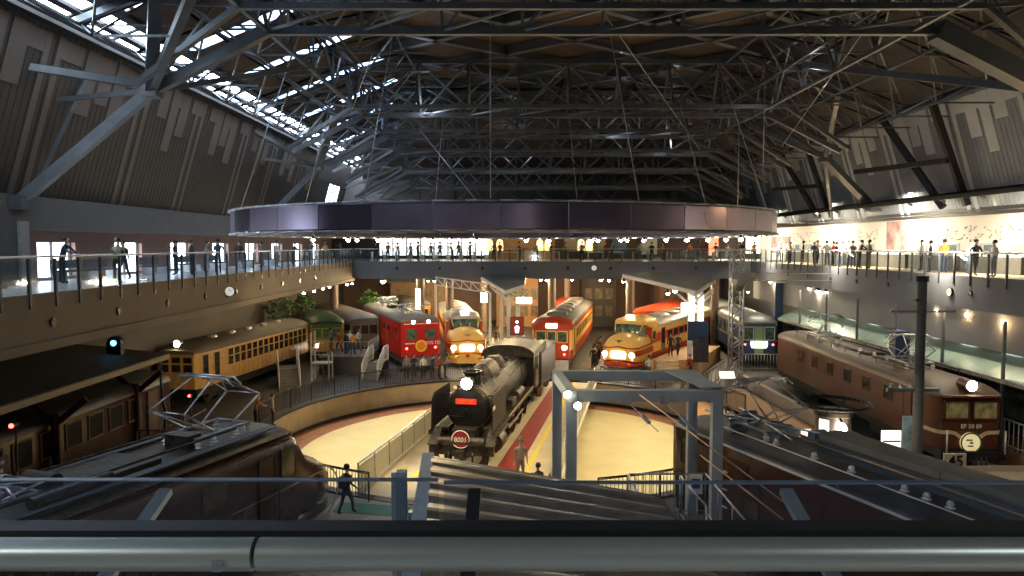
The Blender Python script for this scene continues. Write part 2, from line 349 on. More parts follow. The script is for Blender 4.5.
# glazed strip along the top of the left cladding
m = mb(); slope(m, 0, .2, -12, 80, 0, .05, .04)
y = -12
while y < 80: slope(m, 0, .2, y, y+.2, 1, -.02, .1); y += 3.1
slope(m, .09, .115, -12, 80, 1, -.1, .2); slope(m, .19, .22, -12, 80, 1, -.2, .3)
struct('window_22', m, [M['dayp3'], M['dark']])
struct('wall_end', mb().b2(-21, 30, 80, 80.4, 10.9, 22), mat('dark_end_wall', (.13, .12, .12), .8, var=.1))
# ---------------------------------------------------------------- roof steel
CX = 3.5; HB, HT = 17.7, 20.7
def chordz(x, low=15.4):                 # bottom chord: flat centre, falling to the wall struts
    a = abs(x-CX); return HB if a < 13 else HB-(a-13)/4.6*(HB-low)
def topz(x):
    a = abs(x-CX); return HT if a < 11.5 else HT-(a-11.5)/9.2*3.5
def bars(name, segs, w, parent, m, h=None):
    q = mb()
    for a, b in segs: q.bar(a, b, w, h)
    return q.build(name, m, parent)
def roof_truss(y, label, dz=0, dy=3.0):
    t = thing('roof_truss', label, 'roof truss', (CX, y, HB+dz), 0, 'transverse steel roof trusses')
    w = .3
    xs = [-17.6, -13, -9.3, -6.2, -3.1, 0, 3.1, 6.2, 9.3, 13, 17.6]
    B = lambda x, yy: (x, yy, chordz(x+CX)-HB); T = lambda x, yy: (x, yy, topz(x+CX)-HB)
    for yy in (0, -dy):
        bars('bottom_chord', [(B(-17.6, 0 if yy == 0 else yy*.4), B(-13, yy)), (B(-13, yy), B(13, yy)), (B(13, yy), B(17.6, 0 if yy == 0 else yy*.4))], w if yy == 0 else .22, t, M['truss'])
    bars('top_chord', [(T(-19.5, -dy/2), T(-11.5, -dy/2)), (T(-11.5, -dy/2), T(11.5, -dy/2)), (T(11.5, -dy/2), T(19.5, -dy/2))], .24, t, M['truss'])
    for i, x in enumerate(xs[1:-1]):
        bars('post', [(B(x, 0), T(x, -dy/2)), (B(x, -dy), T(x, -dy/2))], .13, t, M['truss'])
    for a, b in zip(xs[:-1], xs[1:]):
        f = (lambda p, q: (B(p, 0), T(q, -dy/2)))
        s1 = f(a, b) if a < 0 else f(b, a); s2 = (B(b, -dy), T(a, -dy/2)) if a < 0 else (B(a, -dy), T(b, -dy/2))
        bars('diagonal', [s1, s2], .11, t, M['truss'])
    for a, b in zip(xs[1:-2], xs[2:-1]):
        bars('lacing', [(B(a, 0), B(b, -dy))], .09, t, M['truss'])
    return t
TY = [(11.0, 0), (29.3, 0), (48.0, 0), (57.5, 0), (63, -.7), (68, -1.7), (73, -2.8), (77.5, -3.8)]
NM = ['nearest transverse roof truss, spanning overhead just beyond the rail', 'transverse roof truss carried by the large leaning struts above the turntable', 'middle transverse roof truss above the ring light', 'fourth transverse roof truss, just short of the far gallery', 'fifth transverse roof truss, first of the four stepping down at the back', 'sixth transverse roof truss, second of the four stepping down at the back', 'seventh transverse roof truss, third of the four stepping down at the back', 'farthest and lowest transverse roof truss, just above the ring light']
for (y, dz), l in zip(TY, NM): roof_truss(y, l, dz)
# longitudinal lattice girders
for i, x in ((1, -9.5), (5, 15.5)):
    zb, zt = chordz(x), topz(x)
    where = ['over the left wall head', 'along the left edge of the flat roof', 'left of the middle of the roof', 'down the middle of the roof', 'right of the middle of the roof', 'along the right edge of the flat roof', 'over the right wall head'][i]
    t = thing('roof_girder', 'lattice roof girder running lengthwise '+where, 'roof girder', (x, 0, zb), 0, 'longitudinal roof girders')
    h = zt-zb
    bars('bottom_chord', [((0, -10, 0), (0, 60, 0))], .16, t, M['truss']); bars('top_chord', [((0, -10, h), (0, 60, h))], .16, t, M['truss'])
    for k, y in enumerate([v for v in range(-8, 58, 4)]):
        bars('lattice_brace', [((0, y, 0), (0, y+2, h)), ((0, y+2, h), (0, y+4, 0)), ((0, y, 0), (0, y, h))], .09, t, M['truss'])
# roof purlins laid on the diagonal, forming diamond coffers
for s, nm in ((1, 'away to the right'), (-1, 'away to the left')):
    for k in range(-5, 14):
        y0 = k*6.2-4
        pts = []
        xa, xb = -8.0, 15.0
        ya, yb = (y0, y0+ (xb-xa)*.8) if s > 0 else (y0+(xb-xa)*.8, y0)
        q = mb(); 
        pa, pb = Vector((xa, ya, 21.1)), Vector((xb, yb, 21.1))
        def clipy(a, b, lo, hi):
            if a.y > b.y: a, b = b, a
            if b.y < lo or a.y > hi: return None
            if a.y < lo: a = a+(b-a)*((lo-a.y)/(b.y-a.y))
            if b.y > hi: b = a+(b-a)*((hi-a.y)/(b.y-a.y))
            return a, b
        c = clipy(pa, pb, -11.5, 79)
        if not c: continue
        q.bar(c[0], c[1], .28, .5); q.bar(c[0]+Vector((0, 0, -.25)), c[1]+Vector((0, 0, -.25)), .42, .05)
        o = q.build('roof_purlin', M['truss'])
        tag(o, 'steel roof purlin running diagonally %s, %s from the camera' % (nm, nth(k+5)), 'roof purlin', 'diagonal roof purlins')
# space-frame infill on both slopes: each bay is one panel of crossed tubes
def bay(xa, xb, ya, yb, lab):
    q = mb(); c = lambda x: topz(x)-.1; b = lambda x: chordz(x)+.6
    xm, ym = (xa+xb)/2, (ya+yb)/2
    A = [(xa, ya), (xb, ya), (xb, yb), (xa, yb)]
    T = [Vector((x, y, c(x))) for x, y in A]; Bm = Vector((xm, ym, min(c(xm)-1.3, b(xm)+.8)))
    for i in range(4):
        q.bar(T[i], T[(i+1) % 4], .10); q.bar(T[i], Bm, .08)
    q.bar(T[0], T[2], .07)
    q.bar(Bm, Bm+Vector((0, yb-ya, 0)), .08); q.bar(Bm, Bm+Vector((xb-xa, 0, (chordz(xb)-chordz(xa))*.0)), .08)
    o = q.build('roof_bracing', M['truss']); tag(o, lab, 'roof bracing', 'tubular roof bracing bays'); return o
n = 0
cols = ((-16.0, -13.0, 'against the left cladding'), (-13.0, -10.0, 'one column in from the left cladding'), (-10.0, -6.2, 'beside the left side of the flat roof'), (-6.2, -1.5, 'left of the roof middle'), (-1.5, 3.5, 'at the roof middle'), (3.5, 8.5, 'right of the roof middle'), (8.5, 13.2, 'beside the right side of the flat roof'), (13.2, 17.0, 'one column in from the right cladding'), (17.0, 20.0, 'next to the right cladding'), (20.0, 23.0, 'against the right cladding'))
for ci, (xa, xb, w) in enumerate(cols):
    flat = 3 <= ci <= 6
    y = 12.0 if not flat else 50.0; k = 0
    while y < 76:
        bay(xa, xb, y, y+4, 'bay of crossed roof tubes %s, %s going away' % (w, nth(k))); y += 4; k += 1
# leaning struts on each side
def strut(name_label, base, node, extra, w=.55):
    t = thing('roof_strut', name_label, 'roof strut', base, 0, 'leaning roof struts')
    b = Vector(base); q = mb(); q.bar((0, 0, 0), Vector(node)-b, w, w*.7); q.build('main_strut', M['truss'], t)
    for e0, e1, ww in extra:
        q = mb(); q.bar(Vector(e0)-b, Vector(e1)-b, ww); q.build('branch', M['truss'], t)
    q = mb(); q.box(Vector(node)-b, (.7, .7, .5)); q.build('node_joint', M['truss'], t)
    q = mb(); q.box((0, 0, .1), (1.0, .9, .5)); q.build('base_shoe', M['truss'], t)
nd = (-14.1, 29.3, 15.4)
strut('big leaning roof strut rising from the pier beside the left gallery', (-18.7, 28.0, 10.9), nd, [(nd, (-9.5, 29.3, 17.7), .4), (nd, (-11.4, 24.5, 19.4), .45), (nd, (-9.4, 23, 17.8), .3), (nd, (-9.5, 35, 17.7), .22), (nd, (-13.6, 37, 18.7), .2)])
nd = (-15.0, 57.5, 15.4)
strut('leaning roof strut standing on the left wall behind the ring light', (-18.7, 56.5, 11.3), nd, [(nd, (-9.5, 57.5, 17.7), .4), (nd, (-12, 52, 19.2), .5), (nd, (-18.2, 53, 15.6), .2), (nd, (-10, 62, 17.7), .2), (nd, (-17.6, 50, 17.2), .25)])
nd = (21.4, 51, 15.3)
strut('leaning roof strut crossing the far part of the right cladding', (25.6, 52.5, 11.9), nd, [(nd, (16.5, 52, 17.7), .3), (nd, (19, 56, 18.6), .3), (nd, (20, 46, 18.6), .28), (nd, (25, 58, 11.4), .2)])
nd = (21.1, 29.3, 15.4)
strut('heavy leaning roof strut at the near end of the right cladding', (25.8, 28.5, 11.5), nd, [(nd, (16.5, 29.3, 17.7), .75), (nd, (15, 38.5, 18.6), .3), (nd, (19, 24, 18.8), .4)])
# dark raking posts in front of the right cladding
for i, (x, y, lab) in enumerate(((24.6, 45.3, 'dark raking steel post on the right cladding, left one of the near pair'), (24.9, 41.8, 'dark raking steel post on the right cladding, right one of the near pair'), (24.6, 63, 'dark raking steel post on the right cladding, left one of the far pair'), (24.9, 59.5, 'dark raking steel post on the right cladding, right one of the far pair'))):
    q = mb(); q.bar((25.4, y-(1.5 if i % 2 == 0 else .3), 11.6), (23.2, y+(2.0 if i % 2 == 0 else -.2), 17.6), .34); tag(q.build('wall_post', M['dark']), lab, 'post')
for i, (ya, yb, w) in enumerate(((41.5, 51.2, 'near'), (59.4, 67, 'far'))):
    q = mb(); q.bar((24.3, ya, 14.1), (23.6, yb, 14.4), .3); tag(q.build('wall_tie', M['dark']), 'horizontal steel tie linking the %s pair of raking posts on the right' % w, 'tie beam')
q = mb(); q.bar((-17.9, 27.6, 15.95), (-14.2, 29.2, 15.6), .26); q.bar((-18.6, 28.5, 10.9), (-17.3, 31.5, 17.5), .16); q.bar((-17.6, 29.0, 15.0), (-14.4, 29.3, 15.4), .18)
tag(q.build('wall_tie', M['truss']), 'horizontal steel tie from the left cladding to the big strut', 'tie beam')
# hanging cables
for x, yy, d, l in ((490.5, 198, 30, 'thin steel cable hanging down to the middle of the ring light'), (737, 250, 48, 'thin steel cable hanging down beside the lattice mast'), (763, 175, 45, 'thin vertical cable hanging right of the lattice mast')):
    p = at(x, yy, d); q = mb(); q.cyl((p.x, p.y, max(p.z, 9.0)), (p.x, p.y, 20.9), .03, 6); tag(q.build('hanging_cable', M['galv']), l, 'cable')
for i, (a, b, da, db, l) in enumerate((((600, 8), (700, 150), 31, 50, 'thin wire slanting down to the right across the middle of the roof'), ((885, 2), (782, 146), 30, 50, 'thin wire slanting down to the left near the right side of the roof'), ((372, 55), (350, 116), 30, 48, 'thin wire slanting down at the left side of the roof'), ((420, 130), (480, 205), 50, 36, 'thin wire running down to the ring light left of middle'))):
    q = mb(); q.cyl(at(*a, da), at(*b, db), .025, 6); tag(q.build('hanging_cable', M['galv']), l, 'cable')
# ---------------------------------------------------------------- the ring light
rg = thing('ring_light', 'huge dark metal ring hanging over the turntable with lamps beneath', 'ring light', (RC[0], RC[1], 9.85))
NS = 36
ringm = mat('ring_panel', (.2, .16, .22), .36, .6, var=.12, scale=.8); ringm2 = mat('ring_panel_dark', (.16, .13, .18), .24, .7, var=.12, scale=.8)
for i in range(NS):
    a0, a1 = 2*math.pi*i/NS+.0012, 2*math.pi*(i+1)/NS-.0012; q = mb(); secs = []
    for k in range(5):
        a = a0+(a1-a0)*k/4; c, s_ = math.cos(a), math.sin(a)
        secs.append([(c*r, s_*r, z) for r, z in ((RR-.9, .1), (RR-.05, .1), (RR, .15), (RR, 1.05), (RR-.06, 1.12), (RR-.12, 1.05), (RR-.12, .2), (RR-.9, .2))])
    q.loft(secs, 0); q.build('ring_panel', ringm if i % 3 else ringm2, rg)
for r in (RR+.05, RR-.45):
    q = mb(); pts = [(r*math.cos(2*math.pi*k/72), r*math.sin(2*math.pi*k/72), .06 if r > RR else .03) for k in range(73)]; q.tube(pts, .05, 6); q.build('rim_tube', M['galv'], rg)
q = mb(); pts = [((RR+.06)*math.cos(2*math.pi*k/72), (RR+.06)*math.sin(2*math.pi*k/72), 1.13) for k in range(73)]; q.tube(pts, .05, 6)
q.build('rim_tube', M['galv'], rg)
for x in (313, 348, 357, 378, 403, 433, 451, 477, 526, 549, 592, 598, 621, 627, 644, 666, 687, 708, 726, 741, 756):
    r = ray(x, 237); # where the sight line meets the far half of the ring
    dx, dy = r.x/r.y, 1.0
    A = dx*dx+1; Bq = -2*(dx*RC[0]+RC[1]); Cq = RC[0]**2+RC[1]**2-(RR-.5)**2; D = max(0, Bq*Bq-4*A*Cq); y = (-Bq+math.sqrt(D))/(2*A)
    p = Vector((dx*y-RC[0], y-RC[1], 0)); q = mb(); q.cyl(p+Vector((0, 0, .1)), p+Vector((0, 0, -.08)), .1, 10); h = q.build('lamp_housing', M['dark'], rg)
    q = mb(); q.lathe([(0, -.26), (.09, -.22), (.13, -.14), (.09, -.08), (0, -.06)], 10, 0, p); q.build('lamp_bulb', M['lampb'], h)
for k in range(8):
    q = mb(); a = 2*math.pi*(k+.5)/8; q.cyl((RR*.97*math.cos(a), RR*.97*math.sin(a), 1.1), (RR*.8*math.cos(a), RR*.8*math.sin(a), 8.3), .025, 5)
    q.build('suspension_wire', M['galv'], rg)
# ---------------------------------------------------------------- gallery railings
def railing(label, p0, p1, n, drop, name='gallery_railing'):
    p0, p1 = Vector(p0), Vector(p1); d = (p1-p0); L = d.length; u = d/L; a = math.atan2(u.y, u.x)
    t = thing(name, label, 'railing', p0, a)
    step = L/n
    pq = mb(); pq.b2(-.04, .04, -.04, .04, -.42, 1.05); pq.b2(-.05, .05, -.05, .0, -.42, -.3); o0 = None
    for i in range(n+1):
        if o0 is None: o0 = pq.build('post', M['post'], t, (0, 0, 0))
        else: copypart(o0, t, (i*step, 0, 0))
    q = mb(); q.cyl((0, 0, 1.1), (L, 0, 1.1), .035, 10); q.build('handrail', M['galv'], t)
    q = mb()
    for i in range(n): q.b2(i*step+.05, (i+1)*step-.05, .0, .012, .02, 1.0)
    q.build('glass_panel', M['glass'], t)
    return t
railing('glass guard railing with steel posts along the left gallery edge', (XL, 4, DK), (XL, YF, DK), 49, 1)
railing('glass guard railing with steel posts across the far gallery', (XL+.15, YF+.15, DK), (XR-.15, YF+.15, DK), 28, 1)
railing('glass guard railing with steel posts along the right gallery edge', (XR, YF, DK), (XR, 4, DK), 49, 1)
# near guard: handrail, glass and brackets
ng = thing('near_handrail', 'thick round brushed steel handrail crossing the bottom of the picture', 'handrail', (0, .83, 9.046))
q = mb()
for xa, xb in ((-3, -.295), (-.29, .9), (.905, 3)): q.cyl((xa, 0, 0), (xb, 0, 0), .0187, 32)
q.build('rail_tube', M['rail'], ng)
q = mb(); q.b2(-3, 3, .012, .045, -.012, .0226); q.build('dark_bar', M['dark'], ng)  # dark flat bar behind the top of the rail tube
for x in (-1.85, -1.2, -.6, -.065, .475, 1.02, 1.6):
    q = mb(); q.bar((x, .43, -.072), (x, -.02, -.222), .022, .012); q.bar((x, -.02, -.235), (x, -.02, -1.05), .03, .03); q.build('bracket', mat('bracket_grey', (.2, .22, .24), .4, .3) if x != -.065 else M['dark'], ng)
q = mb(); q.b2(-.335, -.325, -.025, -.02, -.01, .0); q.cyl((-.325, -.0252, -.006), (-.325, -.022, -.006), .003, 10); q.build('rail_screw', M['galv'], ng)
gg = thing('near_guard_glass', 'tinted glass guard pane just beyond the near handrail', 'glass guard', (0, 1.28, 8.0))
q = mb(); q.b2(-3.2, .28-.41, 0, .012, .0, .985); q.b2(-.12, 3.2, 0, .012, .0, .98); q.build('glass_pane', M['glass2'], gg)
q = mb(); q.b2(-3.2, -.13, -.002, .014, .985, .987); q.b2(-.12, 3.2, -.002, .014, .98, .982); q.build('pane_edge', mat('glass_edge', (.1, .14, .2), .3, var=0), gg)
# round vents and clocks on the gallery fronts
def disc(name, label, cat, c, r, dirv, m, dep=.08, group=None):
    c = Vector(c); q = mb(); q.cyl(c, c+Vector(dirv)*dep, r, 20); q.cyl(c+Vector(dirv)*dep, c+Vector(dirv)*(dep+.01), r*.8, 20, 1); o = q.build(name, m); return tag(o, label, cat, group)
for i in range(8):
    x = XL+1.9+i*3.75+2
    disc('round_vent', 'black round vent on the far gallery front, %s from the left' % nth(i), 'vent', (x, YF, 7.35), .14, (0, -1, 0), [M['dark'], M['black']], .05, 'far gallery vents')
for i in range(10):
    disc('round_vent', 'black round vent on the left gallery front, %s going away' % nth(i), 'vent', (XL, 18.7+i*3.75, 7.05), .15, (1, 0, 0), [M['dark'], M['black']], .05, 'left gallery vents')
for i in range(9):
    disc('round_vent', 'black round vent on the right gallery front, %s going away' % nth(i), 'vent', (XR, 26.3+i*3.75, 7.2), .14, (-1, 0, 0), [M['dark'], M['black']], .05, 'right gallery vents')
def clock(label, c, r, dirv):
    c, dv = Vector(c), Vector(dirv); t = thing('wall_clock', label, 'clock', c)
    q = mb(); q.cyl((0, 0, 0), dv*.1, r, 24); q.build('case', M['dark'], t)
    q = mb(); q.cyl(dv*.1, dv*.11, r*.9, 24); q.build('dial', mat('dial', (.8, .8, .76), .4, var=0, emit=(1, .95, .85), es=.35), t)
    s = Vector((0, 1, 0)) if abs(dv.x) > .5 else Vector((1, 0, 0)); q = mb(); o = dv*.115
    q.bar(o, o+s*r*.45+Vector((0, 0, r*.2)), .02); q.bar(o, o+Vector((0, 0, r*.7)), .015); q.build('hand', M['dark'], t)
clock('white round clock on the far gallery front', (at(594, 268, 64.9).x, 64.98, at(594, 268, 64.9).z), .25, (0, -1, 0))
p = at(952, 292, XR*740/440); clock('white round clock on the right gallery front', (XR, p.y, p.z), .2, (-1, 0, 0))
p = at(226, 291, 36); clock('white round clock bracketed off the left gallery front', (XL+.35, 35.8, p.z), .24, (0, -1, 0))
q = mb(); q.cyl((XL, 36.2, p.z-.3), (XL+.35, 35.9, p.z-.1), .06, 8); tag(q.build('clock_bracket', M['dark']), 'small dark camera below the clock on the left gallery front', 'camera')
# ---------------------------------------------------------------- rolling stock: local y runs towards the nose, z up from the rail
def sec(y, Wd, z0, zs, zt, inset=0, n=8, dx=0):
    w = Wd/2; pts = [(-w+inset+dx, y, z0), (-w+dx, y, z0+(zs-z0)*.35), (-w+dx, y, z0+(zs-z0)*.6), (-w+dx, y, zs)]
    for i in range(1, n): a = math.pi*(1-i/n); pts.append((w*.985*math.cos(a)+dx, y, zs+(zt-zs)*math.sin(a)**.8))
    return pts+[(w+dx, y, zs), (w+dx, y, z0+(zs-z0)*.6), (w+dx, y, z0+(zs-z0)*.35), (w-inset+dx, y, z0)]
def wallsec(y, Wd, zl):                        # open side-wall section through the listed heights, over the top of the side
    w = Wd/2; return [(-w, y, z) for z in zl]+[(w, y, z) for z in zl[::-1]]
def roofsec(y, Wd, zs, zt, n=10, ov=.04):
    w = Wd/2+ov; return [(-w, y, zs-.04)]+[(w*math.cos(math.pi*(1-i/n)), y, zs+(zt-zs)*math.sin(math.pi*i/n)**.75) for i in range(n+1)]+[(w, y, zs-.04)]
def train(name, label, cat, p, heading, group=None):      # heading: degrees clockwise from straight back towards the camera
    return thing(name, label, cat, (p[0], p[1], 0), math.pi-math.radians(heading), group)
def shell(t, L, Wd, zl, mis, roofm, zt, ms, front=((-.45, 1), (-.12, .96), (0, .86)), back=True, roofname='roof'):
    ys = [(-L, .9), (-L+.3, 1)]+list(front); q = mb()
    q.loft([wallsec(y, Wd*k, zl) for y, k in ys], list(mis)+[mis[-1]]+list(mis[::-1])+[0])
    b = q.build('body', ms, t)
    q = mb(); q.loft([roofsec(y, Wd*(k if k < .9 else k), zl[-1], zt-(0 if -L+.2 < y < -.3 else .18)) for y, k in ys], 0); q.build(roofname, roofm, t); return b
def bogies(t, ys, z=.46, n=2, wb=2.2, Wd=2.0, m=None):
    first = None
    for y in ys:
        if first is None:
            q = mb()
            for s in (-1, 1): q.b2(s*.95, s*1.1, -wb*.7, wb*.7, .35, .75); q.b2(s*.93, s*1.14, -wb*.25, wb*.25, .2, .6)
            q.b2(-.9, .9, -.25, .25, .4, .8); first = q.build('bogie', m or M['dark'], t, (0, y, 0))
            w = mb(); w.cyl((-.78, 0, 0), (-.68, 0, 0), z, 20); w.cyl((.68, 0, 0), (.78, 0, 0), z, 20); w.cyl((-.8, 0, 0), (.8, 0, 0), .09, 8); w0 = w.build('wheelset', M['soot'], first, (0, -wb/2, z))
            for k in range(1, n): copypart(w0, first, (0, -wb/2+wb*k/(n-1), z))
        else: copypart(first, t, (0, y, 0))
def windows(t, side, x, ys, w, z0, z1, gm, fm, name='window', bars=0, cross=False, proud=.02):
    q = mb(); s = side; h = z1-z0; f = .05
    q.b2(s*(x-.02), s*(x+proud), -w/2, w/2, 0, h, 0)
    X0, X1 = s*(x-.01), s*(x+proud+.015)
    q.b2(X0, X1, -w/2-f, w/2+f, -f, 0, 1); q.b2(X0, X1, -w/2-f, w/2+f, h, h+f, 1); q.b2(X0, X1, -w/2-f, -w/2, 0, h, 1); q.b2(X0, X1, w/2, w/2+f, 0, h, 1)
    for k in range(bars): yy = -w/2+w*(k+1)/(bars+1); q.b2(X0, X1, yy-.03, yy+.03, 0, h, 1)
    if cross: q.b2(X0, X1, -w/2, w/2, h*.55-.03, h*.55+.03, 1)
    o = None
    for y in ys:
        if o is None: o = q.build(name, [gm, fm], t, (0, y, z0))
        else: copypart(o, t, (0, y, z0))
def fpane(t, x0, x1, z0, z1, y, gm, fm, name='windscreen', f=.05, skew=0, vb=0, hb=False):
    q = mb(); q.poly([(x0, y, z0), (x1, y, z0), (x1, y-skew, z1), (x0, y-skew, z1)], (0, .03, 0), 0)
    for a, b in (((x0, y, z0), (x1, y, z0)), ((x0, y-skew, z1), (x1, y-skew, z1)), ((x0, y, z0), (x0, y-skew, z1)), ((x1, y, z0), (x1, y-skew, z1))):
        q.bar(Vector(a)+Vector((0, .03, 0)), Vector(b)+Vector((0, .03, 0)), f, f, 1)
    for k in range(vb): xx = x0+(x1-x0)*(k+1)/(vb+1); q.bar((xx, y+.03, z0), (xx, y+.03-skew, z1), f, f, 1)
    if hb: zz = z0+(z1-z0)*.55; q.bar((x0, y+.03, zz), (x1, y+.03, zz), f, f, 1)
    return q.build(name, [gm, fm], t)
def headlamp(t, x, y, z, r, m=None, name='headlamp', hous=None, dep=.18):
    q = mb(); q.cyl((x, y-dep, z), (x, y, z), r*1.15, 16); h = q.build(name, hous or M['dark'], t)
    q = mb(); q.lathe([(0, .05), (r*.6, .04), (r, 0)], 16, 0, (x, y, z), 'y'); q.build('lens', m or M['lampb'], h); return h
def pantograph(t, y, z, h=1.3, w=1.5, L=1.6, m=None, m2=None):
    m = m or M['galv']; m2 = m2 or M['dark']; q = mb()
    for s in (-1, 1):
        q.b2(s*.55, s*.62, y-1.1, y+1.1, z+.22, z+.29)
        for yy in (y-1, y+1): q.lathe([(0, 0), (.1, 0), (.07, .06), (.11, .1), (.06, .16), (.08, .22), (0, .22)], 10, 1, (s*.58, yy, z))
    for yy in (y-1.05, y+1.05, y): q.b2(-.62, .62, yy-.04, yy+.04, z+.22, z+.29)
    b = q.build('pantograph', [m, M['ins']], t)
    q = mb(); a0 = z+.3; mid = z+.3+h*.5; top = z+.3+h
    for s in (-1, 1):
        for yy in (-1, 1):
            q.cyl((s*.5, y+yy*.3, a0), (s*.62, y+yy*L*.72, mid), .03, 6); q.cyl((s*.62, y+yy*L*.72, mid), (s*.35, y+yy*.12, top), .022, 6)
        q.cyl((s*.62, y-L*.72, mid), (-s*.62, y-L*.72, mid), .02, 6); q.cyl((s*.5, y-.3, a0), (-s*.62, y-L*.72, mid), .014, 5); q.cyl((s*.35, y+.12, top), (-s*.62, y+L*.72, mid), .014, 5)
    q.cyl((-.62, y+L*.72, mid), (.62, y+L*.72, mid), .02, 6); q.build('arm', m, b)
    q = mb()
    for yy in (-.16, .16):
        q.tube([(-w/2-.15, y+yy, top-.2), (-w/2+.12, y+yy, top), (w/2-.12, y+yy, top), (w/2+.15, y+yy, top-.2)], .028, 6)
    q.bar((-.4, y-.16, top-.01), (-.4, y+.16, top-.01), .04); q.bar((.4, y-.16, top-.01), (.4, y+.16, top-.01), .04)
    q.build('contact_bow', m, b)
    return b
def insulators(t, pts, m=None):
    q = mb(); q.lathe([(0, 0), (.14, 0), (.15, .04), (.08, .07), (.12, .12), (.06, .15), (.085, .19), (.06, .26), (0, .27)], 14); o = None
    for p in pts:
        if o is None: o = q.build('insulator', M['ins'], t, p)
        else: copypart(o, t, p)
def vents(t, side, x, ys, z0, w, h, m):
    q = mb()
    for k in range(5): zz = k*h/5; q.poly([(side*(x), -w/2, zz), (side*(x), w/2, zz), (side*(x+.05), w/2, zz+.02), (side*(x+.05), -w/2, zz+.02)], (0, 0, h/5*.5))
    q.b2(side*(x-.01), side*(x+.015), -w/2-.05, w/2+.05, -.06, h+.04); o = None
    for y in ys:
        if o is None: o = q.build('louvre_panel', m, t, (0, y, z0))
        else: copypart(o, t, (0, y, z0))
def strip(t, name, pts, w, h, m):
    q = mb(); 
    for a, b in zip(pts[:-1], pts[1:]): q.bar(a, b, w, h)
    return q.build(name, m, t)
# A. red electric locomotive
t = train('electric_locomotive', 'bright red electric locomotive with a round yellow headmark, left of the cream nosed express', 'locomotive', (-6.8, 55.0), -22); t.scale = (1.05, 1.05, 1.07)
shell(t, 14.3, 2.9, [1.0, 1.25, 3.45], [0, 0], M['roofg'], 3.85, [M['red'], M['cream']], front=((-.5, 1), (-.12, .97), (0, .82)))
q = mb(); q.b2(-1.2, 1.2, -13.6, -.6, .45, 1.0); q.b2(-1.25, 1.25, -.5, .05, .35, .95); q.build('underframe', M['roofg'], t)
bogies(t, (-3.2, -11))
for s in (-1, 1):
    fpane(t, s*.28, s*1.1, 2.2, 2.95, .0, M['gglass'], M['red'], f=.06)
    windows(t, s, 1.45, (-3.8, -5.6, -7.4, -9.2, -11), .9, 2.5, 2.95, M['wglass'], M['red'])
    vents(t, s, 1.45, (-4.7, -6.5, -8.3, -10.1), 1.7, .9, .7, M['ored'])
    windows(t, s, 1.45, (-1.4,), .6, 2.1, 3.0, M['wglass'], M['red'], name='cab_window')
    headlamp(t, s*.55, -.02, 3.42, .14, M['lampb']); headlamp(t, s*1.05, .02, 1.6, .09, M['redl'])
q = mb(); q.b2(-.22, .22, -.01, .025, 2.2, 3.0); q.build('gangway_door', M['red'], t)
q = mb(); q.cyl((0, .03, 1.75), (0, .07, 1.75), .42, 24); o = q.build('headmark', mat('headmark_yellow', (.95, .6, .05), .5, var=.1, scale=4), t)
q = mb(); q.cyl((0, .07, 1.75), (0, .08, 1.75), .3, 20); q.build('headmark_centre', mat('headmark_orange', (.85, .25, .03), .5, var=.2, scale=8), o)
text('ED75 775', .3, M['white'], t, (-.82, .05, 1.93), name='number')
q = mb(); q.b2(.45, 1.15, .0, .03, 1.9, 1.97); q.build('white_band', M['white'], t)
strip(t, 'gutter', [(-1.42, -.4, 3.47), (-1.42, -14, 3.47)], .06, .05, M['white']); strip(t, 'gutter', [(1.42, -.4, 3.47), (1.42, -14, 3.47)], .06, .05, M['white'])
strip(t, 'gutter', [(-1.25, .02, 3.3), (1.25, .02, 3.3)], .05, .05, M['white'])
pantograph(t, -3.2, 3.8, .35, 1.6); pantograph(t, -11, 3.8, .35, 1.6); insulators(t, [(.4, -5.5, 3.8), (-.4, -6.5, 3.8), (.4, -8, 3.8), (0, -9, 3.8)])
q = mb(); q.tube([(.4, -2, 4.1), (.4, -12, 4.1)], .03, 6); q.b2(-.6, .6, -8.4, -7.2, 3.8, 4.05); q.build('roof_equipment', M['soot'], t)
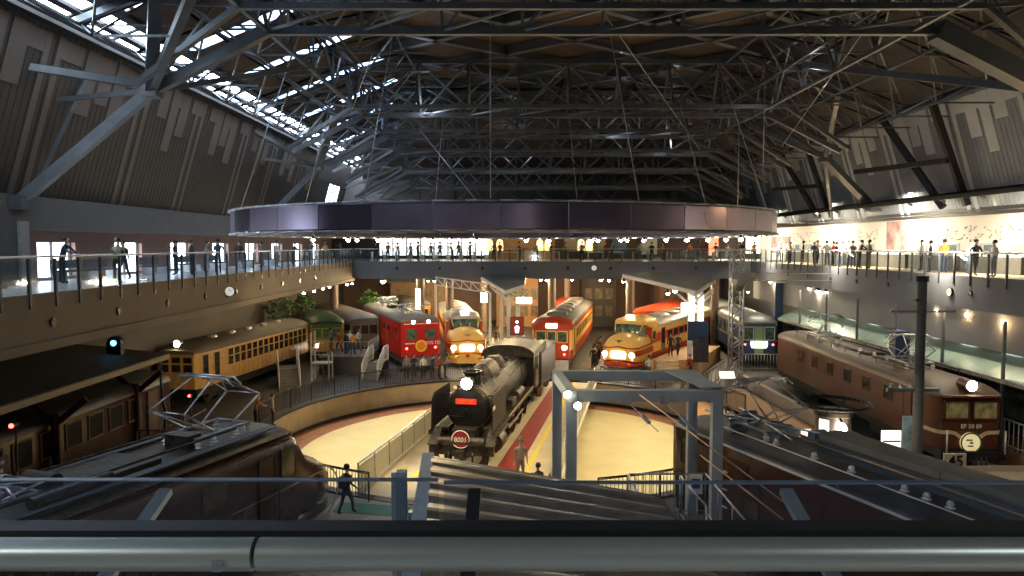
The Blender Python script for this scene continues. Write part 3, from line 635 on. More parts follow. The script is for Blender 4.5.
# B/D. bonnet-nosed limited express cars
def bonnet(label, p, hd, L, skirt, upper):
    t = train('express_train', label, 'express train', p, hd, None)
    # bonnet
    q = mb(); S_ = []
    for y, k, zt in ((-3.2, 1.0, 3.05), (-1.8, 1.0, 3.0), (-1.1, .985, 2.9), (-.5, .94, 2.72), (-.15, .84, 2.42), (.0, .66, 2.1)):
        w = 2.95*k; z0 = .95+(1-k)*.5; S_.append(sec(y, w, z0, z0+(zt-z0)*.45, zt, .06, 10))
    q.loft(S_, 0); q.build('bonnet', M['cream'], t)
    # windscreen greenhouse
    q = mb(); q.loft([sec(-1.7, 2.0, 2.5, 2.75, 3.0), sec(-2.15, 2.35, 2.5, 3.25, 3.6), sec(-2.5, 2.4, 2.5, 3.45, 3.85)], 0); q.build('windscreen', M['gglass'], t)
    q = mb()
    for x0, x1 in ((-.95, -1.12), (-.35, -.4), (.35, .4), (.95, 1.12)): q.bar((x0, -1.7, 2.95), (x1, -2.3, 3.7), .06)
    q.build('windscreen_pillar', M['cream'], t)
    q = mb(); q.loft([sec(-2.1, 2.2, 3.5, 3.6, 3.75), sec(-2.5, 2.5, 3.45, 3.65, 4.0), sec(-4.3, 2.7, 3.0, 3.6, 4.08), sec(-5.2, 2.8, 3.0, 3.2, 3.65)], 0); q.build('cab_roof', upper, t)
    q = mb(); q.b2(-.4, .4, -3.2, -2.4, 3.9, 4.2); h = q.build('lamp_box', M['cream'], t); q = mb(); q.b2(-.3, .3, -2.4, -2.36, 3.97, 4.15); q.build('lens', M['lampw'], h)
    # body
    q = mb(); zl = [.95, 1.35, 2.05, 2.75, 3.25]; q.loft([wallsec(y, 2.95, zl) for y in (-L, -3.0)], [1, 0, 1, 0, 0, 0, 1, 0, 1, 0][:9]+[0]); q.build('body', [M['cream'], M['ored']], t)
    q = mb(); q.loft([roofsec(y, 2.95, 3.25, 3.62) for y in (-L, -4.5)], 0); q.build('roof', M['roofs'], t)
    for s in (-1, 1):
        windows(t, s, 1.475, [-7.2-1.5*k for k in range(int((L-9)/1.5))], 1.15, 2.12, 2.68, M['wglass'], M['ored'])
        windows(t, s, 1.475, (-3.5,), .7, 2.35, 2.95, M['wglass'], M['cream'], name='cab_window')
        windows(t, s, 1.475, (-5.6,), .8, 1.2, 3.0, M['wglass'], M['ored'], name='door')
        q = mb(); q.cyl((s*1.02, -.7, 1.55), (s*1.02, -.02, 1.5), .24, 18); h = q.build('headlamp', M['cream'], t); q = mb(); q.lathe([(0, .07), (.15, .04), (.2, 0)], 16, 0, (s*1.02, -.02, 1.5), 'y'); q.build('lens', M['lampb'], h)
        headlamp(t, s*1.08, .0, 1.18, .08, M['redl'], 'tail_lamp', M['ored'], .5)
        # moustache stripe sweeping back along the bonnet
        strip(t, 'red_stripe', [(0, .03, 2.1), (s*.3, .03, 2.04), (s*.66, .01, 1.99), (s*1.19, -.12, 1.98), (s*1.40, -.48, 2.0), (s*1.475, -1.1, 2.04), (s*1.5, -3.2, 2.1)], .08, .09, M['ored'])
        strip(t, 'red_flank', [(s*1.24, -.16, 1.6), (s*1.41, -.5, 1.62), (s*1.485, -1.1, 1.65), (s*1.5, -3.2, 1.68)], .05, .4, M['ored'])
    q = mb(); q.loft([[(x, y, z) for x, y, z in ((-.55*k, yy, 1.25), (.55*k, yy, 1.25), (.6*k, yy, 1.6), (.45*k, yy, 1.76), (-.45*k, yy, 1.76), (-.6*k, yy, 1.6))] for k, yy in ((1, -.1), (1, .05), (.94, .08))], 0); q.build('train_nameplate', M['wsign'], t)
    q = mb(); q.loft([sec(y, w, .62, .8, 1.02, .1, 6) for y, w in ((-3, 2.9), (-.9, 2.85), (-.2, 2.4), (.12, 1.7))], 0); q.build('skirt', skirt, t)
    q = mb(); q.loft([sec(y, w, .3, .5, .66, .1, 6) for y, w in ((-3, 2.7), (-.9, 2.7), (-.2, 2.3), (.16, 1.6))], 0); q.build('front_valance', M['galv'] if skirt is M['ored'] else M['cream'], t)
    q = mb(); q.cyl((0, -.1, .95), (0, .45, .95), .1, 10); q.b2(-.14, .14, .4, .55, .85, 1.08); q.build('coupler', M['ored'], t)
    q = mb(); e = [(-.35, 0, .02), (-.06, 0, -.07), (0, 0, -.18), (.06, 0, -.07), (.35, 0, .02), (0, 0, .05)]; q.poly([(a, .0, b+2.5) for a, _, b in e], (0, .06, 0)); o = q.build('nose_emblem', M['chrome'], t); o.location.y = -.14
    q = mb(); q.b2(-1.2, 1.2, -L+.3, -3, .4, .95); q.build('underframe', M['roofg'], t); bogies(t, (-4.2, -L+3.5))
    for k in range(int((L-7)/3)): 
        q = mb(); q.loft([sec(-7.5-3*k+dy, w, 3.5, 3.65, 3.85, .05, 6) for dy, w in ((0, 1.2), (-.15, 1.5), (-1.85, 1.5), (-2.0, 1.2))], 0); q.build('roof_unit', M['roofs'], t)
    return t
bonnet('cream and red bonnet-nosed express train between the red locomotive and the steam engine', (-3.45, 56.6), -8, 20, M['cream'], M['roofs'])
bonnet('cream and red bonnet-nosed express train with lit nameplate, beside the right station canopy', (7.65, 53.0), 30, 20.5, M['ored'], M['cream'])
# C. flat-faced red and cream express car
t = train('commuter_train', 'flat-fronted red and cream electric train with a row of roof vents, behind the steam engine', 'train', (2.9, 54.0), 10.5); t.scale = (1.03, 1.03, 1.07)
L = 20; zl = [1.0, 1.6, 2.95, 3.3]
q = mb(); ys = [(-L, .95), (-.5, 1), (-.15, .96), (0, .86)]; q.loft([wallsec(y, 2.95*k, zl) for y, k in ys], [1, 0, 1, 1, 1, 0, 1, 1]); q.build('body', [M['cream'], M['ored']], t)
q = mb(); q.loft([roofsec(y, 2.95*k, 3.3, zt) for y, k, zt in ((-L, .95, 3.7), (-1.4, 1, 3.75), (-.5, 1, 3.62), (-.1, .95, 3.42), (.02, .84, 3.32))], 0); q.build('roof', M['roofg'], t)
q = mb(); q.loft([roofsec(y, 3.0*k, 3.32, zt) for y, k, zt in ((-1.3, .99, 3.78), (-.5, .99, 3.66), (-.1, .95, 3.47), (.05, .84, 3.36))], 0); q.build('roof_brow', M['ored'], t)
for x0, x1 in ((-1.12, -.42), (-.3, .3), (.42, 1.12)): fpane(t, x0, x1, 2.12, 2.88, .0, M['gglass'], M['cream'], f=.07)
q = mb(); q.b2(-.4, .4, .0, .09, 3.1, 3.42); q.build('destination_box', M['wsign'], t)
for s in (-1, 1):
    headlamp(t, s*.92, .04, 1.75, .17, M['lampb'], 'headlamp', M['cream']); headlamp(t, s*.92, .03, 1.3, .08, M['redl'], 'tail_lamp', M['ored'])
    windows(t, s, 1.475, [-3.4-1.45*k for k in range(11)], 1.1, 2.1, 2.8, M['wglass'], M['cream']); windows(t, s, 1.475, (-1.6,), .8, 1.15, 3.0, M['wglass'], M['cream'], name='door')
q = mb(); q.b2(-1.2, 1.2, -L+.3, -.4, .4, 1.0); q.build('underframe', M['roofg'], t); bogies(t, (-3.2, -L+3.2))
q = mb(); q.poly([(-1.2, .1, .9), (1.2, .1, .9), (1.25, .35, .2), (-1.25, .35, .2)], (0, -.3, 0)); q.build('snowplough', M['roofs'], t)
q = mb(); q.cyl((0, -.1, .95), (0, .5, .95), .1, 10); q.b2(-.16, .16, .4, .6, .8, 1.1); q.build('coupler', M['dark'], t)
for k in range(6):
    q = mb(); q.loft([sec(-2.6-2.8*k+dy, w, 3.6, 3.8, 4.02, .05, 6) for dy, w in ((0, 1.0), (-.25, 1.5), (-1.55, 1.5), (-1.8, 1.0))], 0); q.build('roof_unit', M['roofg'], t)
# E. blue sleeping coach
t = train('sleeping_coach', 'dark blue sleeping coach with silver grey roof and lit tail sign', 'coach', (19.0, 56.6), 5)
L = 25; zl = [1.0, 1.2, 2.0, 2.1, 3.2, 3.35]
q = mb(); q.loft([wallsec(y, 2.95*k, zl) for y, k in ((-L, 1), (-.6, 1), (-.15, .95), (0, .84))], [0, 0, 1, 0, 1, 0, 1, 0, 1, 0, 0, 0]); q.build('body', [M['blue'], M['white']], t)
q = mb(); q.loft([roofsec(y, 2.95*k, 3.35, zt, 12) for y, k, zt in ((-L, 1, 4.0), (-1.2, 1, 4.0), (-.4, .97, 3.8), (.02, .86, 3.45))], 0); q.build('roof', mat('coach_roof', (.15, .165, .18), .4, .2, var=.15, scale=1), t)
q = mb(); q.b2(-1.3, 1.3, -.02, .03, 3.3, 3.38); q.build('rain_strip', M['chrome'], t)
fpane(t, -1.15, -.42, 2.1, 3.1, .0, M['gglass'], M['white']); fpane(t, .42, 1.15, 2.1, 3.1, .0, M['gglass'], M['white'])
q = mb(); q.b2(-.33, .33, 0, .04, 1.0, 3.15); q.build('gangway_door', mat('pale_green_door', (.25, .4, .2), .5, var=.05), t)
q = mb(); q.poly([(-.62, .05, 1.72), (-.55, .05, 1.5), (.55, .05, 1.5), (.62, .05, 1.72), (.62, .05, 2.0), (-.62, .05, 2.0)], (0, .06, 0)); s_ = q.build('tail_sign', M['wsign'], t)
text('あさかぜ', .25, M['blue'], t, (0, .13, 1.78), name='sign_lettering')
for s in (-1, 1):
    headlamp(t, s*1.05, .03, 1.75, .08, M['redl'], 'tail_lamp'); windows(t, s, 1.475, [-2.6-1.9*k for k in range(11)], 1.3, 2.15, 3.0, M['gglass'], M['blue'], bars=1)
q = mb(); q.b2(-1.2, 1.2, -L+.3, -.4, .4, 1.0); q.build('underframe', M['dark'], t); bogies(t, (-3.2, -L+3.2))
# F. brown electric locomotive on the right
t = train('electric_locomotive', 'brown electric locomotive numbered 89 with cream whisker stripe and round headmark, at the right', 'locomotive', (18.55, 29.6), 1.5)
L = 19.9; zl = [1.15, 1.4, 3.3]
q = mb(); q.loft([wallsec(y, 2.8*k, zl) for y, k in ((-L, .7), (-L+.7, 1), (-1.3, 1), (-.6, .96), (-.15, .9), (0, .8))], 0); q.build('body', M['brown'], t)
q = mb(); q.loft([roofsec(y, 2.8*k, 3.3, zt, 12) for y, k, zt in ((-L, .7, 3.45), (-L+.7, 1, 3.75), (-1.3, 1, 3.78), (-.6, .96, 3.68), (-.1, .9, 3.45), (.1, .8, 3.34))], 0); q.build('roof', mat('roof_brown', (.10, .065, .045), .5, var=.2, scale=1.5), t)
q = mb(); q.loft([[(x*k, y, z) for x, z in ((-1, 3.28), (1, 3.28), (.95, 3.36), (-.95, 3.36))] for y, k in ((-.5, 1.38), (.0, 1.22), (.3, .98))], 0); q.build('windscreen_visor', M['brown'], t)
for s in (-1, 1):
    q = mb(); P0, P1 = Vector((s*.08, .0, 2.38)), Vector((s*1.06, .0, 2.38)); up = Vector((0, 0, .74))
    n_ = (P1-P0).cross(up).normalized()*s; n_ = n_ if n_.y > 0 else -n_
    q.poly([P0, P1, P1+up, P0+up], n_*.06, 0)
    for a, b in ((P0, P1), (P1, P1+up), (P1+up, P0+up), (P0+up, P0)): q.bar(a+n_*.06, b+n_*.06, .07, .07, 1)
    q.build('windscreen', [mat('lit_glass', (.35, .3, .15), .12, var=.5, scale=4, spec=.8), M['brown']], t)
    strip(t, 'whisker_stripe', [(s*.38, .03, 1.62), (s*.6, .03, 1.78), (s*.8, .03, 1.82), (s*1.12, .02, 1.82), (s*1.26, -.15, 1.82), (s*1.36, -.6, 1.82), (s*1.42, -1.3, 1.82), (s*1.42, -2.4, 1.82)], .05, .14, mat('whisker_tan', (.62, .5, .32), .4))
    windows(t, s, 1.4, [-4.0-2.2*k for k in range(6)], .7, 2.35, 2.95, M['wglass'], M['brown']); windows(t, s, 1.4, (-2.2,), .6, 1.5, 3.05, M['brown'], M['soot'], name='cab_door'); windows(t, s, 1.4, (-1.35,), .5, 2.3, 2.95, M['wglass'], M['brown'], name='cab_window')
    q = mb(); q.cyl((s*1.15, .45, 1.05), (s*1.15, .45, 2.0), .035, 8); q.build('marker_post', M['white'], t)
    q = mb(); q.tube([(s*1.2, -.7, 1.3), (s*1.2, -.5, 3.2)], .02, 6); q.build('handrail', M['chrome'], t)
    strip(t, 'gutter', [(s*1.42, -.9, 3.3), (s*1.42, -L+.8, 3.3)], .05, .05, mat('gutter_tan', (.45, .33, .22), .5))
headlamp(t, 0, .05, 3.72, .21, M['lampb'], 'headlamp', M['brown'], .7)
q = mb(); q.cyl((0, .03, 1.42), (0, .12, 1.42), .41, 28, 0); hm = q.build('headmark', mat('headmark_cream', (.95, .85, .5), .4, var=0, emit=(1, .8, .4), es=.35), t)
q = mb(); q.lathe([(.41, .12), (.43, .13), (.41, .15), (.36, .13)], 28, 0, (0, 0, 1.42), 'y'); q.build('headmark_rim', M['green'], hm); q = mb(); q.b2(-.05, .2, .12, .135, 1.5, 1.56); q.b2(-.08, .05, .12, .135, 1.38, 1.45); q.b2(-.1, .14, .12, .135, 1.26, 1.31); q.build('headmark_figure', M['green'], hm)
text('EF 58 89', .24, M['white'], t, (0, .1, 2.08), name='number')
text('EF58', .16, M['cream'], t, (-1.43, -9.5, 2.2), rot=(math.pi/2, 0, -math.pi/2), name='side_number'); text('89', .16, M['cream'], t, (-1.43, -9.5, 1.98), rot=(math.pi/2, 0, -math.pi/2), name='side_number')
pantograph(t, -5, 3.75, 1.15, 1.8); pantograph(t, -15, 3.75, 1.15, 1.8); insulators(t, [(.5, -7.4, 3.75), (.5, -9, 3.75), (.5, -12, 3.75)])
for s in (-1, 1):
    q = mb(); q.tube([(s*.95, -2.5, 3.95), (s*.95, -17.5, 3.95)], .025, 6)
    for k in range(9): q.cyl((s*.95, -2.6-1.8*k, 3.6), (s*.95, -2.6-1.8*k, 3.95), .02, 5)
    q.build('roof_rail', M['dark'], t)
q = mb(); q.loft([sec(-8-dy, w, 3.68, 3.8, 3.92, .05, 6) for dy, w in ((0, .8), (.2, 1.1), (4.0, 1.1), (4.2, .8))], 0); q.build('roof_hatch', M['soot'], t)
q = mb(); q.b2(-1.2, 1.2, -L+.3, .1, .75, 1.15); q.b2(-1.3, 1.3, -.2, .3, .75, 1.1); q.build('underframe', M['dark'], t); bogies(t, (-4, -L+4), n=3, wb=3.4)
q = mb()
for k in range(6): q.tube([(-.5+.2*k, .3, .9), (-.5+.2*k, .36, .45)], .03, 6)
q.build('brake_hose', M['dark'], t)
# G. ochre wooden electric car on the left
t = train('wooden_railcar', 'ochre wooden electric railcar with a lantern headlamp, under the left gallery', 'railcar', (-19.3, 42.2), 8)
L = 16; zl = [1.1, 1.9, 1.96, 3.1, 3.2]
q = mb(); q.loft([wallsec(y, 2.6*k, zl) for y, k in ((-L, .8), (-L+.6, 1), (-.5, 1), (0, .86))], 0); q.build('body', M['yel'], t)
q = mb(); q.loft([roofsec(y, 2.6*k, 3.2, zt, 10, .08) for y, k, zt in ((-L, .85, 3.4), (-L+1, 1, 3.75), (-1.0, 1, 3.75), (.12, .86, 3.35))], 0); q.build('roof', mat('canvas_roof', (.13, .11, .085), .75, var=.15, scale=1), t)
for x0, x1 in ((-1.05, -.4), (-.32, .32), (.4, 1.05)): fpane(t, x0, x1, 2.05, 3.0, .0, M['wglass'], M['yel'], f=.08, hb=True)
for s in (-1, 1):
    windows(t, s, 1.3, [-3.7-.78*k for k in range(15)], .58, 2.02, 3.0, M['wglass'], M['yel'], cross=True)
    windows(t, s, 1.3, (-.85, -2.1), .6, 1.6, 3.0, M['wglass'], M['yel'], name='door')
    q = mb()
    for k in range(24): q.b2(s*1.3, s*1.315, -1-k*.62, -.96-k*.62, 1.12, 1.9)
    q.build('board_seam', M['wood'], t)
headlamp(t, 0, -.1, 3.72, .2, M['lampw'], 'headlamp', M['chrome'], .3)
for k in range(5):
    q = mb(); q.loft([sec(-3-2.2*k+dy, w, 3.6, 3.78, 3.9, .02, 6) for dy, w in ((0, .3), (-.1, .45), (-.5, .45), (-.6, .3))], 0); o = q.build('roof_ventilator', M['roofs'], t); o.location.x = -.35
q = mb(); q.b2(-1.1, 1.1, -L+.3, -.2, .6, 1.1); q.build('underframe', M['dark'], t); bogies(t, (-3, -L+3)); 
q = mb(); q.b2(-.9, .9, 0, .3, .3, .45); 
for k in range(8): q.bar((-.8+.23*k, .25, .3), (-.8+.23*k, .05, 1.1), .03)
q.build('fender_basket', M['dark'], t)
# H. dark brown car under the platform roof on the left
t = train('brown_railcar', 'dark brown railcar with white destination board, under the platform roof at the left', 'railcar', (-17.8, 14.0), 2)
L = 20; zl = [1.0, 1.2, 3.2]
shell(t, L, 2.8, zl, [0, 0], M['dark'], 3.7, [M['maroon'], M['brown']])
for s in (-1, 1):
    windows(t, s, 1.4, [-3.2-1.35*k for k in range(11)], .85, 2.1, 2.95, mat('dull_glass', (.008, .006, .005), .6, spec=.1), M['brown']); windows(t, s, 1.4, (-1.6, -18.2), .8, 1.2, 3.0, M['brown'], M['soot'], name='door')
o = mb().b2(-1.47, -1.43, -9.2, -8.2, 2.15, 2.75).build('destination_board', mat('board_blue', (.05, .04, .09), .5), t)
q = mb()
for yy, zz, ww in ((-8.95, 2.58, .16), (-8.72, 2.58, .16), (-8.49, 2.58, .16), (-8.9, 2.32, .12), (-8.7, 2.32, .12), (-8.5, 2.32, .12)): q.b2(-1.485, -1.47, yy-ww/2, yy+ww/2, zz-.06, zz+.06)
q.build('board_marks', M['white'], o)
fpane(t, -1.0, -.4, 2.1, 2.95, 0, M['wglass'], M['brown']); fpane(t, .4, 1.0, 2.1, 2.95, 0, M['wglass'], M['brown']); fpane(t, -.3, .3, 2.1, 2.95, 0, M['wglass'], M['brown'])
q = mb(); q.b2(-1.1, 1.1, -L+.3, -.2, .5, 1.0); q.build('underframe', M['dark'], t); bogies(t, (-3, -L+3)); headlamp(t, 0, .1, 3.65, .17, M['lampw'], 'headlamp', M['chrome'], .4)
# I. streamlined maroon locomotive, bottom left
t = train('streamlined_locomotive', 'deep maroon streamlined electric locomotive with rounded nose, lower left beside the pit', 'locomotive', (-7.15, 25.8), 0)
t.rotation_euler.z = -math.radians(20)
L = 15; zl = [1.0, 1.25, 3.35]
q = mb(); q.loft([sec(-L, 2.8, .95, 3.3, 3.75, .05), sec(-2.9, 2.8, .95, 3.3, 3.75, .05), sec(-2.5, 2.78, .95, 3.05, 3.55, .05), sec(-2.1, 2.74, .9, 2.45, 2.9, .06), sec(-1.6, 2.66, .85, 2.15, 2.62, .08), sec(-1.0, 2.45, .8, 1.9, 2.35, .12), sec(-.45, 2.05, .75, 1.6, 2.0, .15), sec(-.12, 1.5, .75, 1.35, 1.65, .15), sec(0, .9, .85, 1.15, 1.35, .1)], 0); q.build('body', M['maroon'], t)
q = mb(); q.loft([roofsec(-L+.1, 2.6, 3.62, 3.85, 10), roofsec(-3.0, 2.6, 3.62, 3.85, 10), roofsec(-2.8, 2.4, 3.6, 3.72, 10)], 0); q.build('roof', M['soot'], t)
for s in (-1, 1):
    q = mb(); up = Vector((0, -.42, .95)); P0, P1 = Vector((s*.08, -2.02, 2.68)), Vector((s*1.05, -2.12, 2.6)); q.poly([P0, P1, P1+up*.92, P0+up], (0, .05, .03), 0); q.build('windscreen', mat('cab_glass', (.10, .09, .04), .1, var=.4, scale=5, spec=.8), t)
    windows(t, s, 1.4, (-3.1,), .62, 2.3, 3.15, mat('cab_glass', (.1, .09, .04), .1), M['black'], name='cab_window')
    windows(t, s, 1.4, (-4.1,), .62, 1.25, 3.1, M['maroon'], M['soot'], name='cab_door')
    windows(t, s, 1.4, (-6.2, -10, -12.2), .9, 2.35, 2.95, mat('engine_glass', (.12, .1, .05), .2, var=.6, scale=5), M['soot'])
    vents(t, s, 1.4, (-6.2, -7.8, -9.4, -11), 1.45, 1.1, .6, M['soot'])
    strip(t, 'waist_line', [(s*1.415, -L, 1.95), (s*1.415, -2.4, 1.95), (s*1.36, -1.6, 1.93), (s*1.24, -1.0, 1.85)], .02, .035, mat('waist_line_tan', (.5, .35, .22), .4))
    strip(t, 'gutter', [(s*1.36, -L, 3.42), (s*1.36, -3.0, 3.42)], .05, .05, M['brown'])
    headlamp(t, s*.95, -.55, 1.35, .14, mat('lens_off', (.6, .55, .4), .1), 'headlamp', M['maroon'], .4)
    q = mb(); q.tube([(s*1.45, -3.6, 1.3), (s*1.45, -3.6, 3.1)], .015, 6); q.tube([(s*1.45, -4.6, 1.3), (s*1.45, -4.6, 3.1)], .015, 6); q.build('handrail', M['dark'], t)
q = mb(); q.lathe([(.9, .0), (.93, .02), (.96, 0)], 32, 0, (0, 0, 0), 'x'); o = q.build('nose_ring', mat('waist_line_tan', (.5, .35, .22), .4), t); o.location = (1.27, -1.35, 1.2); o.rotation_euler = (0, 0, -.17); o.scale = (1, 1, .95)
q = mb(); q.loft([sec(y, w, .35, .6, .98, .1, 6) for y, w in ((-2.5, 2.7), (-.8, 2.3), (-.1, 1.6))], 0); q.build('front_skirt', M['black'], t)
q = mb(); q.b2(-1.25, 1.25, -L, -2.4, .4, 1.0); q.build('underframe', M['dark'], t); bogies(t, (-4, -L+3.5), n=3, wb=3.2)
pantograph(t, -4.9, 3.82, 1.5, 1.9, 2.1); pantograph(t, -11.6, 3.82, .35, 1.9); insulators(t, [(.75, -4.6, 3.8), (.75, -5.5, 3.8), (-.75, -5, 3.8), (.75, -10.6, 3.8), (.2, -11.5, 3.8), (-.5, -10.8, 3.8), (.8, -12.2, 3.8)])
q = mb(); q.b2(-.8, .8, -9.4, -7.4, 3.8, 3.98); q.tube([(.75, -4.6, 4.08), (.75, -12.5, 4.08)], .035, 6); q.tube([(-.75, -4.6, 4.08), (-.75, -12.5, 4.08)], .035, 6); q.b2(-.3, .5, -6.2, -5.7, 3.8, 4.2); q.cyl((-.5, -10, 4.1), (.4, -10, 4.1), .2, 12); q.cyl((.9, -9, 4.0), (.9, -11, 4.0), .13, 10); q.b2(-.9, .9, -12.6, -11.8, 3.8, 4.0); q.build('roof_equipment', M['soot'], t)
q = mb()
for s in (-1, 1): q.b2(s*.95, s*1.25, -13, -3.4, 3.86, 3.9)
q.build('roof_walkway', M['dark'], t)
# J. dark maroon locomotive, bottom right
t = train('electric_locomotive', 'long dark maroon electric locomotive with a grey roof hood and porcelain insulators, bottom right', 'locomotive', (6.75, 25.6), 0)
t.rotation_euler.z = math.radians(20.5)
L = 21
shell(t, L, 2.8, [1.0, 1.25, 3.3], [0, 0], mat('engine_roof', (.05, .05, .055), .45, .2, var=.35, scale=1.5), 3.6, [M['maroon'], M['brown']])
for s in (-1, 1):
    windows(t, s, 1.4, (-1.9,), .7, 1.3, 3.0, M['maroon'], M['soot'], name='cab_door'); windows(t, s, 1.4, (-1.0,), .5, 2.2, 3.0, M['wglass'], M['soot'], name='cab_window')
    vents(t, s, 1.4, [-3.6-1.5*k for k in range(9)], 2.25, 1.0, .7, M['maroon']); windows(t, s, 1.4, [-4.3-3*k for k in range(5)], .6, 1.5, 2.0, M['wglass'], M['maroon'])
    strip(t, 'gutter', [(s*1.42, -.4, 3.32), (s*1.42, -L, 3.32)], .05, .06, M['white'] if s < 0 else M['soot'])
    fpane(t, s*.3, s*1.05, 2.2, 3.0, 0, M['wglass'], M['maroon'])
    for k in range(3): strip(t, 'grab_rail', [(s*1.43, -2.7-.02*k, 1.4+.55*k), (s*1.43, -3.2, 1.4+.55*k)], .03, .03, M['white'])
q = mb(); q.b2(-1.25, 1.25, -L+.2, -.2, .4, 1.0); q.build('underframe', M['dark'], t); bogies(t, (-4, -L+4), n=3, wb=3.4)
# roof hood
q = mb(); q.loft([[(x, y, z) for x, z in ((.1, 3.5), (1.25, 3.5), (1.3, 3.8), (1.2, 4.02), (.7, 4.15), (.0, 4.12), (.0, 3.95), (.05, 3.9))] for y in (-5.4, -9.2)], 0); q.loft([[(x, y, z) for x, z in ((.1, 3.5), (1.25, 3.5), (1.3, 3.82), (1.2, 4.04), (.7, 4.17), (-.02, 4.14), (-.02, 3.97), (.05, 3.9))] for y in (-9.25, -12.2)], 0)
q.build('roof_hood', mat('hood_grey', (.24, .21, .17), .6, var=.15, scale=1), t)
q = mb(); q.b2(-.05, .02, -12.2, -5.4, 3.6, 3.9); q.build('hood_side', M['steel'], t)
q = mb(); q.cyl((.3, -12.9, 3.5), (.3, -12.9, 4.0), .38, 20); q.build('roof_drum', mat('drum_grey', (.13, .15, .16), .5), t)
insulators(t, [(-.62, -y_, 3.5) for y_ in (4.4, 5.9, 7.2, 8.8, 9.4, 10.0, 11.9, 13.7, 15.0)])
q = mb(); q.tube([(-.1, -3.5, 3.85), (-.1, -6.5, 3.82), (-.1, -13.2, 3.78), (-.35, -14.6, 3.85), (-.4, -16, 3.8)], .035, 8); q.build('roof_conduit', mat('copper_pipe', (.42, .27, .18), .4, .5), t)
q = mb(); q.tube([(-.95, -2, 3.66), (-.95, -20, 3.66)], .02, 6); q.build('roof_cable', M['white'], t)
pantograph(t, -2.9, 3.58, 1.35, 1.9, 1.9); pantograph(t, -16.8, 3.58, 1.35, 1.9, 1.9)
q = mb()
for y_, dx in ((-1.6, .6), (-2.4, -.6), (-3.6, .3), (-4.5, .8)): q.cyl((dx-.25, y_, 3.78), (dx+.25, y_, 3.78), .15, 10); q.b2(dx-.3, dx+.3, y_-.3, y_+.2, 3.55, 3.7)
q.tube([(-.7, -1, 3.9), (.7, -5, 3.9)], .03, 6); q.tube([(.7, -1, 3.88), (-.6, -5, 3.88)], .03, 6); q.build('roof_equipment', M['galv'], t)
# K. steam locomotive on the turntable
TA = math.radians(10.3)
t = train('steam_locomotive', 'black steam locomotive with smoke deflectors and a red name plate, standing on the turntable', 'steam locomotive', (-2.0, 30.0), 0)
t.rotation_euler.z = math.pi - TA; t.location.z = .12
bl = M['soot']; bk = M['black']
q = mb(); q.lathe([(0, 0), (.6, .02), (.86, -.02), (.9, -.1), (.9, -.3), (.93, -.32), (.93, -2.2), (.95, -2.25), (.95, -8.2), (.98, -8.2), (1.04, -9.4), (0, -9.4)], 36, 0, (0, -.7, 2.42), 'y'); q.build('boiler', bl, t)
q = mb(); q.lathe([(0, .16), (.35, .14), (.74, .06), (.87, .0), (.87, -.05)], 32, 0, (0, -.66, 2.42), 'y'); q.cyl((0, -.6, 2.42), (0, -.38, 2.42), .06, 10); q.bar((0, -.4, 2.42), (.18, -.4, 2.25), .03); d = q.build('smokebox_door', bk, t)
q = mb()
for s in (-1, 1): q.bar((.15, -.5, 2.42+s*.3), (.75, -.62, 2.42+s*.3), .05, .03)
q.build('door_hinge', bl, d)
q = mb(); q.b2(-.44, .44, -.5, -.46, 2.66, 2.88); npl = q.build('name_plate', mat('plate_red', (.85, .04, .02), .4, var=0, emit=(1, .05, .02), es=.25), t)
text('C57 135', .17, mat('plate_gold', (.55, .2, .08), .4), t, (0, -.45, 2.77), name='plate_number')
q = mb(); q.cyl((0, .42, 1.42), (0, .47, 1.42), .37, 28); hm = q.build('headmark', mat('headmark_red', (.28, .03, .03), .4), t)
q = mb(); q.lathe([(.34, .47), (.36, .49), (.38, .47)], 28, 0, (0, 0, 1.42), 'y'); q.build('headmark_rim', M['white'], hm)
text('8001', .27, M['white'], t, (0, .49, 1.4), ext=.01, name='headmark_number')
headlamp(t, 0, -.55, 3.5, .24, M['lampb'], 'headlamp', bk, .35); headlamp(t, .5, -.62, 3.3, .1, mat('lens_off', (.6, .55, .4), .1), 'side_lamp', bk, .2)
q = mb(); q.lathe([(.5, 0), (.38, .1), (.36, .5), (.43, .56), (.43, .64), (.33, .64), (.3, .2)], 24, 0, (0, -1.7, 3.22)); q.build('chimney', bk, t)
q = mb(); q.loft([[(.56*k*math.cos(a)*1.0, y+.0, 3.2+max(-.1, .72*k2*math.sin(a))) for a in [math.pi*2*i/20 for i in range(20)]] for y, k, k2 in ((-3.3, .4, .6), (-3.5, .9, .95), (-4.2, 1.05, 1.05), (-5.0, 1.0, 1), (-5.25, .4, .6))], 0); q.build('steam_dome', bl, t)
q = mb(); q.lathe([(0, .6), (.3, .55), (.46, .36), (.5, .05), (.5, -.1)], 20, 0, (0, -6.3, 3.28)); q.build('sand_dome', bl, t)
for yb in (-2.9, -5.6, -6.9, -8.1): q = mb(); q.lathe([(.94, -.03), (.965, -.03), (.965, .03), (.94, .03)], 32, 0, (0, yb-.3, 2.42), 'y'); q.build('boiler_band', M['steel'], t)
q = mb(); q.tube([(.3, -2.2, 3.36), (.45, -5, 3.32), (.5, -9.6, 3.3)], .03, 6); q.tube([(-.5, -1.4, 3.25), (-.6, -9.6, 3.2)], .025, 6); q.build('boiler_pipe', M['galv'], t)
q = mb()
for y_ in (-7.2, -7.5): q.cyl((0, y_, 3.2), (0, y_, 3.75), .06, 8)
q.cyl((-.3, -8.2, 3.35), (.3, -8.2, 3.35), .13, 10); q.cyl((.55, -7.6, 3.2), (.55, -8.6, 3.2), .1, 8); q.build('boiler_fitting', bk, t)
